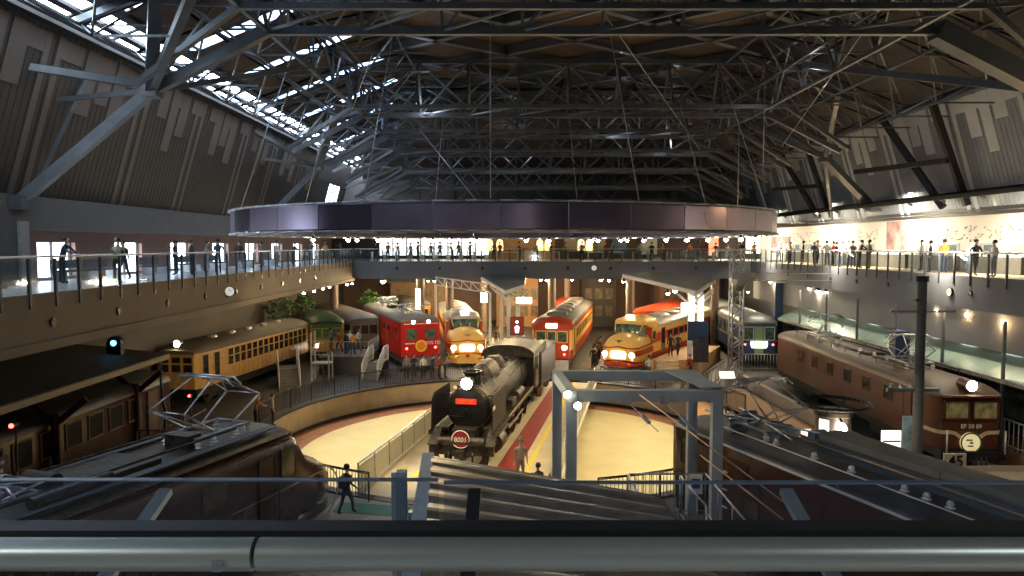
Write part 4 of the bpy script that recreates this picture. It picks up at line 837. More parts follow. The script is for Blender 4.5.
for s in (-1, 1):
    q = mb(); q.poly([(s*1.3, .25, 1.75), (s*1.3, -2.6, 1.75), (s*1.28, -2.6, 3.2), (s*1.28, -.15, 3.2), (s*1.28, .2, 2.95)], (s*-.03, 0, 0)); dfl = q.build('smoke_deflector', bl if s < 0 else bk, t)
    q = mb()
    for zz in (2.3, 2.9): q.bar((s*.8, -1.2, zz), (s*1.28, -1.2, zz), .04)
    q.build('deflector_stay', bk, dfl)
    q = mb(); q.b2(s*.75, s*1.4, -9.8, -.4, 1.62, 1.68); q.b2(s*1.37, s*1.4, -9.8, .3, 1.5, 1.7); q.bar((s*1.2, -.4, 1.65), (s*1.2, .45, 1.15), .4, .05); q.build('running_board', bl, t)
    strip(t, 'board_edge', [(s*1.41, -9.8, 1.7), (s*1.41, -2.7, 1.7)], .03, .04, mat('edge_tan', (.55, .45, .3), .5))
    q = mb(); q.cyl((s*1.12, -.9, .95), (s*1.12, -2.0, .95), .36, 18); q.cyl((s*1.12, -.8, .95), (s*1.12, -.9, .95), .2, 12); q.b2(s*.85, s*1.3, -1.9, -1.0, 1.2, 1.65); q.build('cylinder_block', bl, t)
    q = mb(); q.bar((s*1.05, -2.0, .95), (s*1.05, -4.4, .95), .05, .06); q.bar((s*1.1, -4.2, .9), (s*1.1, -6.8, .7), .06, .12); q.bar((s*1.05, -4.6, .72), (s*1.05, -8.6, .72), .05, .1); q.bar((s*1.15, -3.6, 1.4), (s*1.15, -5.4, 1.15), .05, .06); q.build('connecting_rod', M['galv'], t)
    wh = None
    for y_ in (-4.7, -6.55, -8.4):
        if wh is None:
            q = mb(); q.lathe([(.87, -.06), (.87, .06), (.76, .07), (.74, .03), (.18, .05), (.16, .1), (0, .1)], 30, 0, (0, 0, 0), 'x')
            for k in range(12): a = math.pi*k/6; q.bar((0, 0, 0), (0, .78*math.cos(a), .78*math.sin(a)), .07, .05)
            wh = q.build('driving_wheel', bk, t, (s*.85, y_, .87))
        else: copypart(wh, t, (s*.85, y_, .87))
    wl = None
    for y_ in (-.6, -2.8, -10.6):
        q = mb(); q.lathe([(.43, -.06), (.43, .06), (.35, .05), (.33, .02), (.1, .04), (0, .06)], 20, 0, (0, 0, 0), 'x'); q.build('carrying_wheel', bk, t, (s*.8, y_, .43))
    q = mb(); q.cyl((s*.78, -2.4, 2.1), (s*.78, -3.1, 2.1), .2, 12); q.tube([(s*.9, -2.3, 2.9), (s*.95, -9.6, 3.0)], .025, 6); q.b2(s*1.0, s*1.3, -5.2, -4.2, 1.7, 2.1); q.cyl((s*1.1, -6.0, 1.95), (s*1.1, -7.6, 1.95), .22, 12); q.build('side_fitting', bl, t)
    q = mb(); q.cyl((s*.95, .35, 1.02), (s*.95, .6, 1.02), .14, 14); q.build('buffer_lamp', bk, t)
q = mb(); q.b2(-1.35, 1.35, .2, .4, .75, 1.2); q.b2(-1.3, 1.3, -.4, .2, 1.1, 1.16); q.b2(-.5, .5, -.7, .0, 1.0, 1.7); q.b2(-.45, .45, -11.5, .1, .6, 1.1); q.cyl((-.95, .3, 1.28), (-.2, .3, 1.28), .2, 14); q.cyl((.2, .3, 1.28), (.95, .3, 1.28), .2, 14); q.build('buffer_beam', bl, t)
q = mb(); q.b2(-.18, .18, .4, .8, .72, 1.0); q.bar((-1.1, .35, .75), (-.7, .5, .25), .06, .2); q.bar((1.1, .35, .75), (.7, .5, .25), .06, .2); q.tube([(-.5, .45, .9), (-.5, .55, .5)], .04, 6); q.tube([(.5, .45, .9), (.5, .55, .5)], .04, 6); q.build('coupler', bl, t)
q = mb(); q.loft([wallsec(y, w, [1.4, 3.3]) for y, w in ((-10.1, 2.75), (-12.2, 2.75))], 0); cab = q.build('cab', bk, t)
q = mb(); q.loft([roofsec(y, 2.8, 3.3, zt, 14, .06) for y, zt in ((-9.8, 3.9), (-12.9, 3.9))], 0); q.build('cab_roof', bl, cab)
for s in (-1, 1):
    q = mb(); q.b2(s*1.385, s*1.36, -11.7, -10.6, 2.4, 3.15); q.build('cab_window', M['wglass'], cab)
    q = mb(); q.cyl((s*.85, -10.08, 2.9), (s*.85, -10.04, 2.9), .22, 16); q.build('cab_window', M['wglass'], cab)
q = mb(); q.b2(-1.4, 1.4, -19.6, -13.1, 1.1, 2.95); q.b2(-1.2, 1.2, -16.5, -13.3, 2.9, 3.35); q.b2(-1.35, 1.35, -13.15, -13.05, 1.2, 3.5); q.build('tender', bl, t)
q = mb(); q.loft([[(x, y, z+(.12*math.sin(y*3+x*5))) for x, z in ((-1.05, 3.2), (1.05, 3.2), (.6, 3.5), (0, 3.6), (-.6, 3.5))] for y in (-13.4, -14.2, -15, -15.8, -16.4)], 0, smooth=False); c = q.build('coal_load', mat('coal', (.02, .02, .02), .5, var=.5, scale=12, bump=.8), t)
bogies(t, (-14.8, -17.9), wb=1.7, m=bk)
# number plate on smokebox side
q = mb(); q.b2(-1.33, -1.31, -.1, .3, 2.6, 2.75); q.build('shed_plate', M['white'], t)
# ---------------------------------------------------------------- the turntable bridge
tt = thing('turntable', 'cream decked turntable bridge with a red walkway and yellow line, under the steam engine', 'turntable', (-.25, 38.7, 0), -TA)
m = mb(); m.b2(-3.6, 3.9, -12.15, 12.15, -.12, 0); m.build('deck', M['deckc'], tt)
for x in (-2.9, 2.9): m = mb(); m.b2(x-.2, x+.2, -11.9, 11.9, -1.3, -.12); m.build('girder', M['steel'], tt)
ax = -.2
for s in (-1, 1): m = mb(); m.b2(ax+s*.53-.04, ax+s*.53+.04, -12.1, 12.1, 0, .12); m.build('rail', M['soot'], tt)
m = mb(); m.b2(ax+1.25, ax+2.15, -12.1, 12.1, .0, .03); m.build('red_walkway', M['redwalk'], tt)
m = mb(); m.b2(ax+2.45, ax+2.6, -12.1, 12.1, .0, .012); m.build('yellow_line', M['ylw'], tt)
m = mb(); m.b2(ax-1.9, ax-1.75, -12.1, 12.1, .0, .012); m.build('yellow_line', M['ylw'], tt)
pan = mat('pale_fence_panel', (.68, .66, .56), .4, var=.06); 
for x, s in ((-3.5, -1), (3.8, 1)):
    p0 = f0 = None
    for k in range(15):
        y = -11.9+1.7*k
        if p0 is None: q = mb(); q.b2(x-.03, x+.03, -.03, .03, 0, 1.12); p0 = q.build('fence_post', M['galv'], tt, (0, y, 0)); q = mb(); q.b2(x-.015, x+.015, .05, 1.62, .1, 1.02); q.b2(x-.02, x+.02, .3, .36, .08, 1.02); q.b2(x-.02, x+.02, .85, .91, .08, 1.02); f0 = q.build('fence_panel', pan, tt, (0, y, 0))
        else:
            copypart(p0, tt, (0, y, 0))
            if k < 14: copypart(f0, tt, (0, y, 0))
    q = mb(); q.b2(x-.035, x+.035, -11.95, 11.95, 1.1, 1.16); q.build('top_rail', M['galv'], tt)
    q = mb(); q.b2(x-.12, x+.12, -11.95, 11.95, 0, .08); q.build('kerb', M['white'], tt)
def patch(name, pts, m_, z=.01, t=.02):
    q = mb(); q.poly([(x, y, z) for x, y in pts], (0, 0, t)); return struct(name, q, m_)
patch('floor_approach', [(-9, 10), (4.2, 10), (3.6, 26.4), (-6.4, 27.2)], mat('approach_tan', (.42, .33, .22), .6, var=.12, scale=1))
q = mb(); q.poly([(-6.3, 26.5, .035), (-3.6, 26.0, .035), (-3.6, 25.0, .035), (-6.3, 25.5, .035)], (0, 0, .01)); tag(q.build('green_mat', M['green']), 'long green floor strip beside the nose of the streamlined locomotive', 'floor mat')
# pit railings in dark iron
def arcrail(label, a0, a1, r=PR+.45, h=1.1):
    t = thing('pit_railing', label, 'railing', (PC[0], PC[1], 0)); n = max(2, int(abs(a1-a0)*math.pi/180*r/2)); pts = []
    pf = lambda a, z=0: Vector((r*math.cos(math.radians(a)), r*math.sin(math.radians(a)), z))
    for i in range(n+1):
        a = a0+(a1-a0)*i/n; q = mb(); q.cyl(pf(a), pf(a, h+.02), .035, 8); q.build('post', M['dark'], t)
        if i < n:
            q = mb()
            for k in range(1, 16): b = a+(a1-a0)/n*k/16; q.bar(pf(b, .12), pf(b, h-.05), .02)
            b = a+(a1-a0)/n; q.bar(pf(a, .12), pf(b, .12), .03); q.bar(pf(a, h-.06), pf(b, h-.06), .03); q.build('bar_panel', M['dark'], t)
    q = mb(); q.tube([pf(a0+(a1-a0)*i/(n*2), h) for i in range(n*2+1)], .03, 6); q.build('handrail', M['dark'], t); return t
arcrail('curved dark iron pit railing on the far left side of the turntable', 103, 182)
arcrail('curved dark iron pit railing on the far right side of the turntable', 62, 8)
arcrail('short dark iron pit railing left of the turntable, near the streamlined nose', 216, 247)
arcrail('short dark iron pit railing near right of the turntable, behind the corrugated roof', 284, 306)
# ramp slab from the far end of the bridge
q = mb(); q.poly([(4.0, 50.8, .03), (6.3, 50.5, .03), (8.3, 58, .03), (5.6, 58.4, .03)], (0, 0, .05)); tag(q.build('floor_ramp', mat('brown_ramp', (.22, .13, .08), .6, var=.1)), 'brown floor plate beyond the far end of the turntable bridge', 'ramp')
# ---------------------------------------------------------------- grey steel portal frame
t = thing('portal_frame', 'blue grey steel box frame standing right of the turntable bridge', 'portal frame', (0, 0, 0))
G = [(1.62, 20.0), (5.6, 20.0), (5.68, 23.1), (1.42, 23.1)]; w = .29
for x, y in G:
    q = mb(); q.b2(x-w/2, x+w/2, y-w/2, y+w/2, 0, 5.45); q.b2(x-.25, x+.25, y-.25, y+.25, 0, .04); q.build('column', M['portal'], t)
for i in range(4):
    a, b = G[i], G[(i+1) % 4]; q = mb(); a3, b3 = Vector((*a, 5.3)), Vector((*b, 5.3)); u = (b3-a3).normalized()*.15; q.bar(a3+u, b3-u, .26, .3); q.build('beam', M['portal'], t)
q = mb(); q.bar((5.55, 20.1, 5.5), (5.0, 22.9, 5.5), .7, .02); q.build('corner_plate', M['portal'], t)
for x in (3.1, 4.1):
    q = mb(); q.b2(x-.1, x+.15, 19.8, 20.1, 5.1, 5.3); q.cyl((x, 20, 5.18), (x+.75, 19.2, 4.5), .015, 6); q.cyl((x+.4, 19.57, 4.82), (x+.55, 19.4, 4.68), .05, 10); q.build('wire_insulator', M['galv'], t)
for z, y in ((5.35, 19.85), (5.05, 19.85)):
    headlamp(t, 0, 0, 0, .1, M['lampb'], 'frame_lamp', M['dark'], .15); o = [c for c in t.children if c.name.startswith('frame_lamp')][-1]; o.location = (1.5 if z > 5.2 else 1.78, y if z > 5.2 else 19.8, z); o.rotation_euler.z = math.pi
# trackside wires to the right locomotive
for i, (a, b, da, db, l) in enumerate((((640, 395), (812, 523), 19, 12.5, 'upper slack wire sloping down from the portal frame to the lower right'), ((700, 455), (790, 525), 20, 14, 'lower slack wire sloping down from the portal frame to the lower right'))):
    q = mb(); q.cyl(at(*a, da), at(*b, db), .015, 6); tag(q.build('slack_wire', mat('copper_pipe', (.42, .27, .18), .4, .5)), l, 'wire')
# ---------------------------------------------------------------- corrugated shelter roof, bottom centre
t = thing('shelter', 'shelter with a ribbed dark metal roof, just below the near handrail', 'shelter', (0, 0, 0))
A, B_, C_, D = Vector((-1.72, 15.6, 4.86)), Vector((2.75, 14.1, 4.52)), Vector((2.9, 9.2, 4.75)), Vector((-1.15, 9.2, 5.15))
q = mb(); rows = []; nR = 8
for i in range(nR*8+1):
    f = i/(nR*8); ph = (i % 8)/8; dz = (0, .0, .02, .07, .09, .09, .07, .02)[i % 8]
    rows.append([tuple(A.lerp(D, f)+Vector((0, 0, dz))), tuple(B_.lerp(C_, f)+Vector((0, 0, dz))), tuple(B_.lerp(C_, f)+Vector((0, 0, dz-.03))), tuple(A.lerp(D, f)+Vector((0, 0, dz-.03)))])
q.loft(rows, 0, smooth=False); q.build('roof_sheet', mat('shelter_metal', (.22, .17, .12), .34, .25, var=.3, scale=2.5, bump=.3), t)
q = mb(); q.bar(A+Vector((-.1, .2, -.12)), D+Vector((-.1, -.5, -.12)), .24, .34); q.build('edge_beam', mat('light_blue_steel', (.24, .31, .36), .8, 0, var=.1, spec=.15), t)
q = mb(); q.bar(B_+Vector((.05, .1, -.12)), C_+Vector((.05, -.5, -.12)), .16, .25); q.build('edge_beam', M['dark'], t)
q = mb(); q.bar(A+Vector((0, .05, -.05)), B_+Vector((0, .05, -.05)), .1, .12); q.build('front_gutter', M['steel'], t)
for x, y in ((-1.6, 15.2), (2.5, 13.9), (-1.1, 10), (2.6, 10)): q = mb(); q.b2(x-.1, x+.1, y-.1, y+.1, 0, 4.35); q.build('post', M['portal'], t)
t = thing('steel_post', 'light blue grey steel post with a short cross beam, left of the shelter roof', 'post', (-2.22, 14.2, 0))
q = mb(); q.b2(-.03, .16, -.1, .1, 0, 5.0); q.b2(-.12, -.035, -.1, .1, 0, 5.0, 1); q.build('column', [mat('light_blue_steel', (.34, .42, .48), .4), M['portal']], t)
q = mb(); q.b2(.2, .62, -.08, .08, 3.95, 4.2); q.build('cross_beam', M['portal'], t)
# stair landing at the lower right of the pit
t = thing('stair_landing', 'steel stair landing with pale railings beside the dark maroon locomotive', 'stairs', (0, 0, 0))
q = mb(); q.b2(2.9, 5.1, 15.2, 18.9, 2.3, 2.4); q.build('landing_plate', mat('landing_brown', (.16, .13, .10), .6, var=.2), t)
for x, y in ((3.0, 15.3), (3.0, 18.8), (5.0, 18.8), (5.0, 15.3)): q = mb(); q.b2(x-.05, x+.05, y-.05, y+.05, 0, 2.3); q.build('leg', M['steel'], t)
def fence(t, p, q_, h=1.05, n=8, m_=None, name='railing', r=.018):
    p, q_ = Vector(p), Vector(q_); k = mb(); up = Vector((0, 0, h))
    k.cyl(p+up, q_+up, r*1.5, 6); k.cyl(p+up*.12, q_+up*.12, r, 6)
    for i in range(n+1): a = p.lerp(q_, i/n); k.cyl(a, a+up, r*(1.4 if i in (0, n) else .8), 6)
    return k.build(name, m_ or M['galv'], t)
fence(t, (3.0, 18.8, 2.4), (5.0, 18.8, 2.4), 1.1, 10); fence(t, (3.0, 18.8, 2.4), (3.0, 16.9, 2.4), 1.1, 6); fence(t, (5.0, 18.8, 2.4), (5.0, 15.3, 2.4), 1.1, 3)
fence(t, (4.3, 18.6, 2.4), (4.4, 16.4, 2.4), 1.1, 3, M['galv'], 'stair_handrail')
q = mb()
for k in range(9): q.b2(3.0, 4.2, 18.9+.28*k, 19.2+.28*k, 2.3-.26*(k+1), 2.36-.26*(k+1))
q.build('tread', M['steel'], t)
q = mb(); q.b2(4.55, 4.9, 18.7, 18.75, 3.0, 3.5); q.b2(4.62, 4.83, 18.68, 18.7, 3.15, 3.4, 1); q.build('notice', [M['white'], M['blue']], t)
# ---------------------------------------------------------------- dark platform roof on the left
t = thing('platform_canopy', 'long dark platform roof over the brown railcar at the far left', 'platform canopy', (0, 0, 0))
pr = mat('canopy_slate', (.115, .105, .09), .75, var=.12, scale=.8); P4 = [Vector((-15.2, 32.5, 4.5)), Vector((-15.2, 18.3, 4.5)), Vector((-15.2, 11, 4.5)), Vector((-20, 11, 5.0)), Vector((-20, 32.5, 5.0))]
q = mb(); q.poly(P4, (0, 0, .12)); q.build('roof', pr, t)
q = mb(); q.bar(P4[0]+Vector((0, 0, -.02)), P4[1]+Vector((0, 0, -.02)), .12, .22); q.bar(P4[1]+Vector((0, 0, -.02)), P4[2]+Vector((0, 0, -.02)), .12, .22); q.build('fascia', mat('canopy_edge', (.3, .24, .16), .6), t)
for i, (x, y) in enumerate(((-14.6, 30.8), (-14.6, 25.3), (-14.6, 19.8), (-14.6, 15))):
    q = mb(); q.cyl((x-1.2, y, 0), (x-1.2, y, 3.6), .16, 12); q.bar((x-1.2, y, 3.2), (x-.1, y, 4.1), .12, .2); q.bar((x-1.2, y, 3.2), (x-2.4, y, 4.3), .12, .2); q.build('column', M['maroon'], t)
t = thing('drain_pipe', 'thin dark drain pipe hanging from the corner of the left platform roof', 'pipe', (0, 0, 0)); q = mb(); q.tube([(-15.05, 31.4, 4.4), (-15.0, 31.4, 2.8), (-14.8, 31.2, 2.4), (-14.8, 31.2, .0)], .06, 8); q.build('pipe_run', M['steel'], t)
q = mb(); q.b2(-16.1, -13.6, 9, 34, 0, .9); tag(q.build('platform', mat('platform_dark', (.06, .048, .038), .7, var=.2)), 'dark low station platform in front of the brown railcar at the left', 'platform')
t = thing('platform_fence', 'pale slatted fence on the dark platform, nearer the camera', 'fence', (0, 0, 0)); fence(t, (-13.9, 25.8, .9), (-13.9, 22.2, .9), 1.1, 9, M['cladl'], 'bar_panel'); fence(t, (-13.9, 25.8, .9), (-15.2, 25.9, .9), 1.1, 3, M['cladl'], 'bar_panel')
t = thing('platform_fence', 'pale slatted fence on the dark platform, below the big diamond pantograph', 'fence', (0, 0, 0)); fence(t, (-13.8, 29.2, .9), (-13.8, 33, .9), 1.1, 9, M['cladl'], 'bar_panel'); fence(t, (-13.8, 29.2, .9), (-15, 29.2, .9), 1.1, 3, M['cladl'], 'bar_panel')
# ---------------------------------------------------------------- station canopies
def ycanopy(label, pts, z0, z1, posts, m_):
    t = thing('station_canopy', label, 'station canopy', (0, 0, 0)); q = mb(); q.poly([(x, y, z) for x, y, z in pts], (0, 0, .14)); q.build('roof', m_, t)
    q = mb(); n = len(pts)
    for i in range(n): q.bar(Vector(pts[i])+Vector((0, 0, -.05)), Vector(pts[(i+1) % n])+Vector((0, 0, -.05)), .12, .26)
    q.build('fascia', M['white'], t)
    for x, y in posts: q = mb(); q.b2(x-.16, x+.16, y-.16, y+.16, 0, z0); q.bar((x, y, z0-.9), (x+1, y, z0), .1, .16); q.bar((x, y, z0-.9), (x-1, y, z0), .1, .16); q.build('column', M['white'], t)
    return t
a1, a2, a3, a4 = at(478, 277, 66), at(517, 279, 70), at(524, 284, 56.5), at(506, 292, 55.5)
ycanopy('small grey station roof on white posts beside the cream nosed express', [(-2.9, 66, 6.6), (1.2, 67, 6.6), (.9, 56.5, 6.3), (-.5, 55.5, 5.9)], 5.9, 6.5, [(-.25, 57.5), (.45, 57.8), (-.9, 63)], M['roofg'])
ycanopy('broad grey station roof over the platform, right of the bonnet-nosed express', [(9.0, 60, 6.95), (13.3, 64.2, 6.95), (16.6, 60.5, 6.5), (13.2, 53.0, 6.0)], 5.9, 6.3, [(13.0, 53.8), (13.9, 54.6), (15.2, 59.5)], mat('canopy_pale', (.45, .43, .38), .7, var=.1, scale=1))
for x, y, l in ((13.0, 53.3, 'glowing white lit column cladding under the right station roof, left of the pair'), (13.9, 54.3, 'glowing white lit column cladding under the right station roof, right of the pair')):
    q = mb(); q.b2(x-.2, x+.2, y-.06, y, 2.6, 5.7); tag(q.build('light_column', glow('column_glow', (1, .93, .82), 1.6)), l, 'light column')
def lit(label, c, w, h, m_=None, cat='lit sign', name='lit_sign', post=None):
    t = thing(name, label, cat, c); q = mb(); q.b2(-w/2-.04, w/2+.04, .0, .14, -h/2-.04, h/2+.04); q.build('case', M['dark'], t)
    q = mb(); q.b2(-w/2, w/2, -.02, 0, -h/2, h/2); q.build('face', m_ or M['wsign'], t)
    if post is not None: q = mb(); q.cyl((post, .07, 0), (post, .07, -c[2]), .05, 8); q.build('post', M['white'], t)
    return t
p = at(524, 300.5, 56); lit('white lit sign hanging under the small centre station roof', p, 1.2, .5)
p = at(687, 308.5, 52.5); lit('white lit box sign on the column of the right station roof', p, .85, .8)
p = at(418, 299, 58); lit('small white lit sign behind the roof of the red locomotive', p, .4, 1.6)
p = at(484, 297, 60); lit('round-edged white lit lamp box behind the cream nosed express', p, .55, .9)
t = lit('red banner with a white figure, standing behind the steam engine', at(517, 326, 55), .95, 1.3, M['redwalk'], 'banner', 'banner', 0)
q = mb(); q.cyl((0, -.03, -.1), (0, -.045, -.1), .13, 14); q.poly([(-.12, -.03, -.5), (.12, -.03, -.5), (.16, -.03, -.05), (-.16, -.03, -.05)], (0, -.02, 0)); q.cyl((0, -.03, .3), (0, -.045, .3), .1, 14); q.build('figure', M['wsign'], t)
t = lit('plain dark blue board beside the blue coach', at(698.5, 331, 50.5), 1.35, 1.25, M['blue'], 'board', 'notice_board', 0)
t = lit('dark timetable board with rows of small print, under the blue board', at(701, 350, 49.5), .95, 1.6, mat('timetable', (.06, .06, .09), .6, var=.9, scale=14), 'board', 'notice_board', 0)
# pale stair beside the bonnet-nosed express
t = thing('platform_stairs', 'pale wooden steps beside the bonnet-nosed express front', 'steps', (0, 0, 0))
for k in range(6): q = mb(); q.b2(9.9+.1*k, 11.5+.1*k, 50.3+.5*k, 50.8+.5*k, 0, .18*(k+1)); q.build('step', mat('step_tan', (.6, .45, .28), .6), t)
q = mb(); q.poly([(9.95, 53.4, 0), (13.6, 53.4, 0), (17.3, 61, 0), (14.4, 61, 0)], (0, 0, 1.05)); tag(q.build('platform', M['wood']), 'raised platform under the broad right station roof', 'platform')
# ---------------------------------------------------------------- lattice mast
t = thing('lattice_mast', 'tall pale lattice mast with a crossarm, in front of the blue coach', 'mast', (14.75, 48.5, 0))
a = .36
for sx in (-1, 1):
    for sy in (-1, 1): q = mb(); q.b2(sx*a-.04, sx*a+.04, sy*a-.04, sy*a+.04, 0, 9.2); q.build('leg', M['galv'], t)
k = 0; z = .1
while z < 8.9:
    q = mb()
    for s in (-1, 1):
        f = 1 if k % 2 else -1; q.bar((-a*f, s*a, z), (a*f, s*a, z+.5), .045); q.bar((s*a, -a*f, z), (s*a, a*f, z+.5), .045)
    q.build('lattice_brace', M['galv'], t); z += .5; k += 1
q = mb(); q.b2(-1.5, 1.2, -.05, .05, 9.0, 9.1); q.cyl((-1.3, 0, 9.0), (-1.3, 0, 8.6), .07, 8); q.cyl((-.7, 0, 9.0), (-.7, 0, 8.6), .07, 8); q.build('crossarm', M['white'], t)
q = mb(); q.b2(-.5, 1.1, -.5, -.4, 7.1, 7.6); q.loft([[(x*k2, y*k2-.3, z) for x, y in ((-.5, -.3), (.6, -.3), (.6, .3), (-.5, .3))] for z, k2 in ((7.2, 1), (6.4, .35))], 0); q.build('hopper', M['roofs'], t)
q = mb(); q.b2(1.0, 7.2, -.03, .03, 7.5, 7.54); q.b2(1.0, 7.2, -.03, .03, 7.05, 7.09); q.build('bracket_arm', M['galv'], t)
# ---------------------------------------------------------------- telegraph pole
t = thing('telegraph_pole', 'tall dark pole with crossarms in front of the brown locomotive', 'pole', (14.6, 26.3, 0))
q = mb(); q.cyl((0, 0, 0), (0, 0, 8.1), .19, 14, r2=.16); q.build('pole_shaft', mat('pole_grey', (.12, .12, .12), .7, var=.2), t)
q = mb(); q.cyl((0, 0, 8.1), (0, 0, 8.3), .22, 14); q.b2(-.25, 0, -.1, .1, 7.4, 7.48); q.build('pole_cap', M['dark'], t)
q = mb(); q.b2(-1.15, .7, -.06, .06, 4.15, 4.27); c = q.build('crossarm', M['galv'], t)
for x in (-1.0, -.65, -.3): q = mb(); q.lathe([(0, 0), (.07, 0), (.08, .06), (.05, .09), (.06, .15), (0, .18)], 10, 0, (x, 0, 4.27)); q.build('insulator', M['ins'], c)
q = mb(); q.b2(-1.1, 1.2, -.04, .04, 7.0, 7.06); q.build('crossarm', M['galv'], t)
t = thing('blue_pillar', 'short dark blue pillar standing behind the brown locomotive roof', 'pillar', at(899, 355, 36)); t.location.z = 0; q = mb(); q.b2(-.35, .35, -.3, .3, 0, 5.2); q.build('shaft', M['blue'], t)
t = thing('blue_pillar', 'dark blue pillar behind the front of the blue coach', 'pillar', (20.97, 58.2, 0)); q = mb(); q.b2(-.32, .32, -.3, .3, 0, 6.4); q.build('shaft', M['blue'], t)
# ---------------------------------------------------------------- round lamp kiosk with a hoop
t = thing('lamp_kiosk', 'round display pillar with a glaring lamp and a dark hoop above it', 'lamp pillar', (11.5, 26.2, 0))
q = mb(); q.lathe([(.62, 0), (.62, .3), (.6, .3), (.6, 3.3), (.66, 3.35), (.66, 3.5), (0, 3.5)], 32); q.build('drum', mat('kiosk_dark', (.07, .06, .055), .35, .2), t)
q = mb()
for a0, a1 in ((3.55, 4.1),):
    secs = [[(.63*math.cos(a), .63*math.sin(a), z) for z in (1.2, 3.25)]+[(.66*math.cos(a), .66*math.sin(a), z) for z in (3.25, 1.2)] for a in [a0+(a1-a0)*i/6 for i in range(7)]]; q.loft(secs, 0)
q.build('lit_panel', glow('kiosk_white', (1, .95, .85), 1.1), t)
q = mb(); q.tube([(1.25*math.cos(2*math.pi*i/40), 1.25*math.sin(2*math.pi*i/40), 3.75) for i in range(41)], .055, 8); q.tube([(1.1*math.cos(2*math.pi*i/40), 1.1*math.sin(2*math.pi*i/40), 3.72) for i in range(41)], .02, 6); q.build('hoop', M['dark'], t)
for k in range(4): a = math.pi/4+k*math.pi/2; q = mb(); q.bar((.5*math.cos(a), .5*math.sin(a), 3.5), (1.22*math.cos(a), 1.22*math.sin(a), 3.74), .04); q.build('hoop_arm', M['dark'], t)
q = mb(); q.lathe([(0, -.2), (.1, -.17), (.15, -.05), (.15, .05), (.1, .17), (0, .2)], 16, 0, (-.02, -.78, 3.0)); q.build('lamp_bulb', M['lampb'], t)
q = mb(); q.cyl((-.02, -.78, 3.2), (-.02, -.6, 3.35), .04, 8); q.build('lamp_bracket', M['dark'], t)
light('POINT', (11.48, 25.3, 3.0), 120, WARM, size=.15)
# 45 board and neighbours
t = thing('number_board', 'cream board with the black number 45, below the brown locomotive', 'board', (16.6, 27.3, 0))
q = mb(); q.b2(-.42, .42, 0, .06, 1.0, 1.6); q.build('board', mat('board_cream', (.6, .52, .36), .6), t); text('45', .58, M['black'], t, (.02, -.02, 1.3), rot=(math.pi/2, 0, 0)); q = mb(); q.cyl((0, .08, 0), (0, .08, 1.5), .04, 8); q.build('post', M['dark'], t)
def panel(label, x, y, d, w, h, m_, z0=None, tilt=0, cat='panel', rz=0, lines=False):
    c = at(x, y, d); t = thing('info_panel', label, cat, (c.x, c.y, 0), rz); q = mb(); q.box((0, 0, c.z), (w, .08, h), 0, Matrix.Rotation(tilt, 3, 'X')); q.build('panel_face', m_, t)
    q = mb(); q.cyl((0, .08, 0), (0, .08, c.z), .05, 8); q.build('post', M['steel'], t)
    if lines: q = mb(); q.b2(-w*.45, w*.45, -.09, -.05, c.z-.06, c.z-.01); q.build('panel_line', M['dark'], t)
    return t
panel('bright white information panel in front of the brown locomotive wheels', 891, 440, 28.5, .75, .75, glow('panel_white', (1, .96, .85), .9), lines=True)
panel('blue and white photo panel leaning at the pole base', 907, 436, 27.2, .35, 1.5, mat('panel_blue', (.35, .5, .62), .5, var=.4, scale=3), 0)
panel('small pale sign tilted on the ramp beside the lattice mast', 727, 375, 40, .8, .4, glow('sign_soft', (1, .95, .85), .9), tilt=-.7)
panel('white panel left of the round display pillar', 806, 437, 28, .35, .6, glow('panel_white', (1, .96, .85), .9))
q = mb(); q.b2(-.5, .5, -.5, .5, 0, 1.4); q.b2(-.45, .45, -.45, .3, 1.4, 1.45, 1); o = q.build('display_case', [M['roofg'], M['white']], None, (at(866, 438, 28.3).x, 28.3, 0)); tag(o, 'grey display case with pale top between the pillar and the white panel', 'display case')
q = mb(); q.b2(-1.9, 1.9, -1.6, .6, 0, .55); q.b2(-1.9, 1.9, .5, .6, .55, .75); o = q.build('platform_block', mat('buffer_concrete', (.42, .36, .28), .7, var=.1), None, (18.6, 28.0, 0)); tag(o, 'low concrete block in front of the brown locomotive buffers', 'concrete block')
t = thing('white_fence', 'pale slatted fence at the right edge beside the brown locomotive', 'fence', (0, 0, 0)); fence(t, (20.75, 34, .9), (20.75, 27, .9), 1.2, 24, M['white'], 'bar_panel', .03); q = mb(); q.b2(20.7, 22.4, 25, 50, 0, .9); q.build('fence_base', M['platform'] if 'platform' in M else M['wood'], t)
# wooden ramp deck between the maroon and brown locomotives
patch('floor_ramp_deck', [(11.5, 49), (15.2, 47.5), (15.6, 32), (12.5, 31), (9.5, 38)], M['wood'], .02, .04)
t = thing('ramp_barrier', 'low pale barrier running along the wooden deck beside the brown locomotive', 'barrier', (0, 0, 0)); q = mb(); q.bar((15.5, 49.2, .35), (15.9, 32, .35), .3, .7); q.build('wall', mat('barrier_tan', (.42, .36, .28), .6), t)
t = thing('ramp_fence', 'grey railing across the end of the blue coach', 'fence', (0, 0, 0)); fence(t, (17.3, 55.2, 0), (20.6, 55.2, 0), 1.2, 14, M['galv'], 'bar_panel', .03)
t = thing('ramp_fence', 'grey ramp handrails left of the lattice mast', 'fence', (0, 0, 0)); fence(t, (10.8, 44.5, 0), (13.8, 47.5, .9), 1.1, 10, M['galv'], 'bar_panel', .025); fence(t, (12.2, 43.5, 0), (14.2, 46.5, .9), 1.1, 8, M['galv'], 'bar_panel', .025)
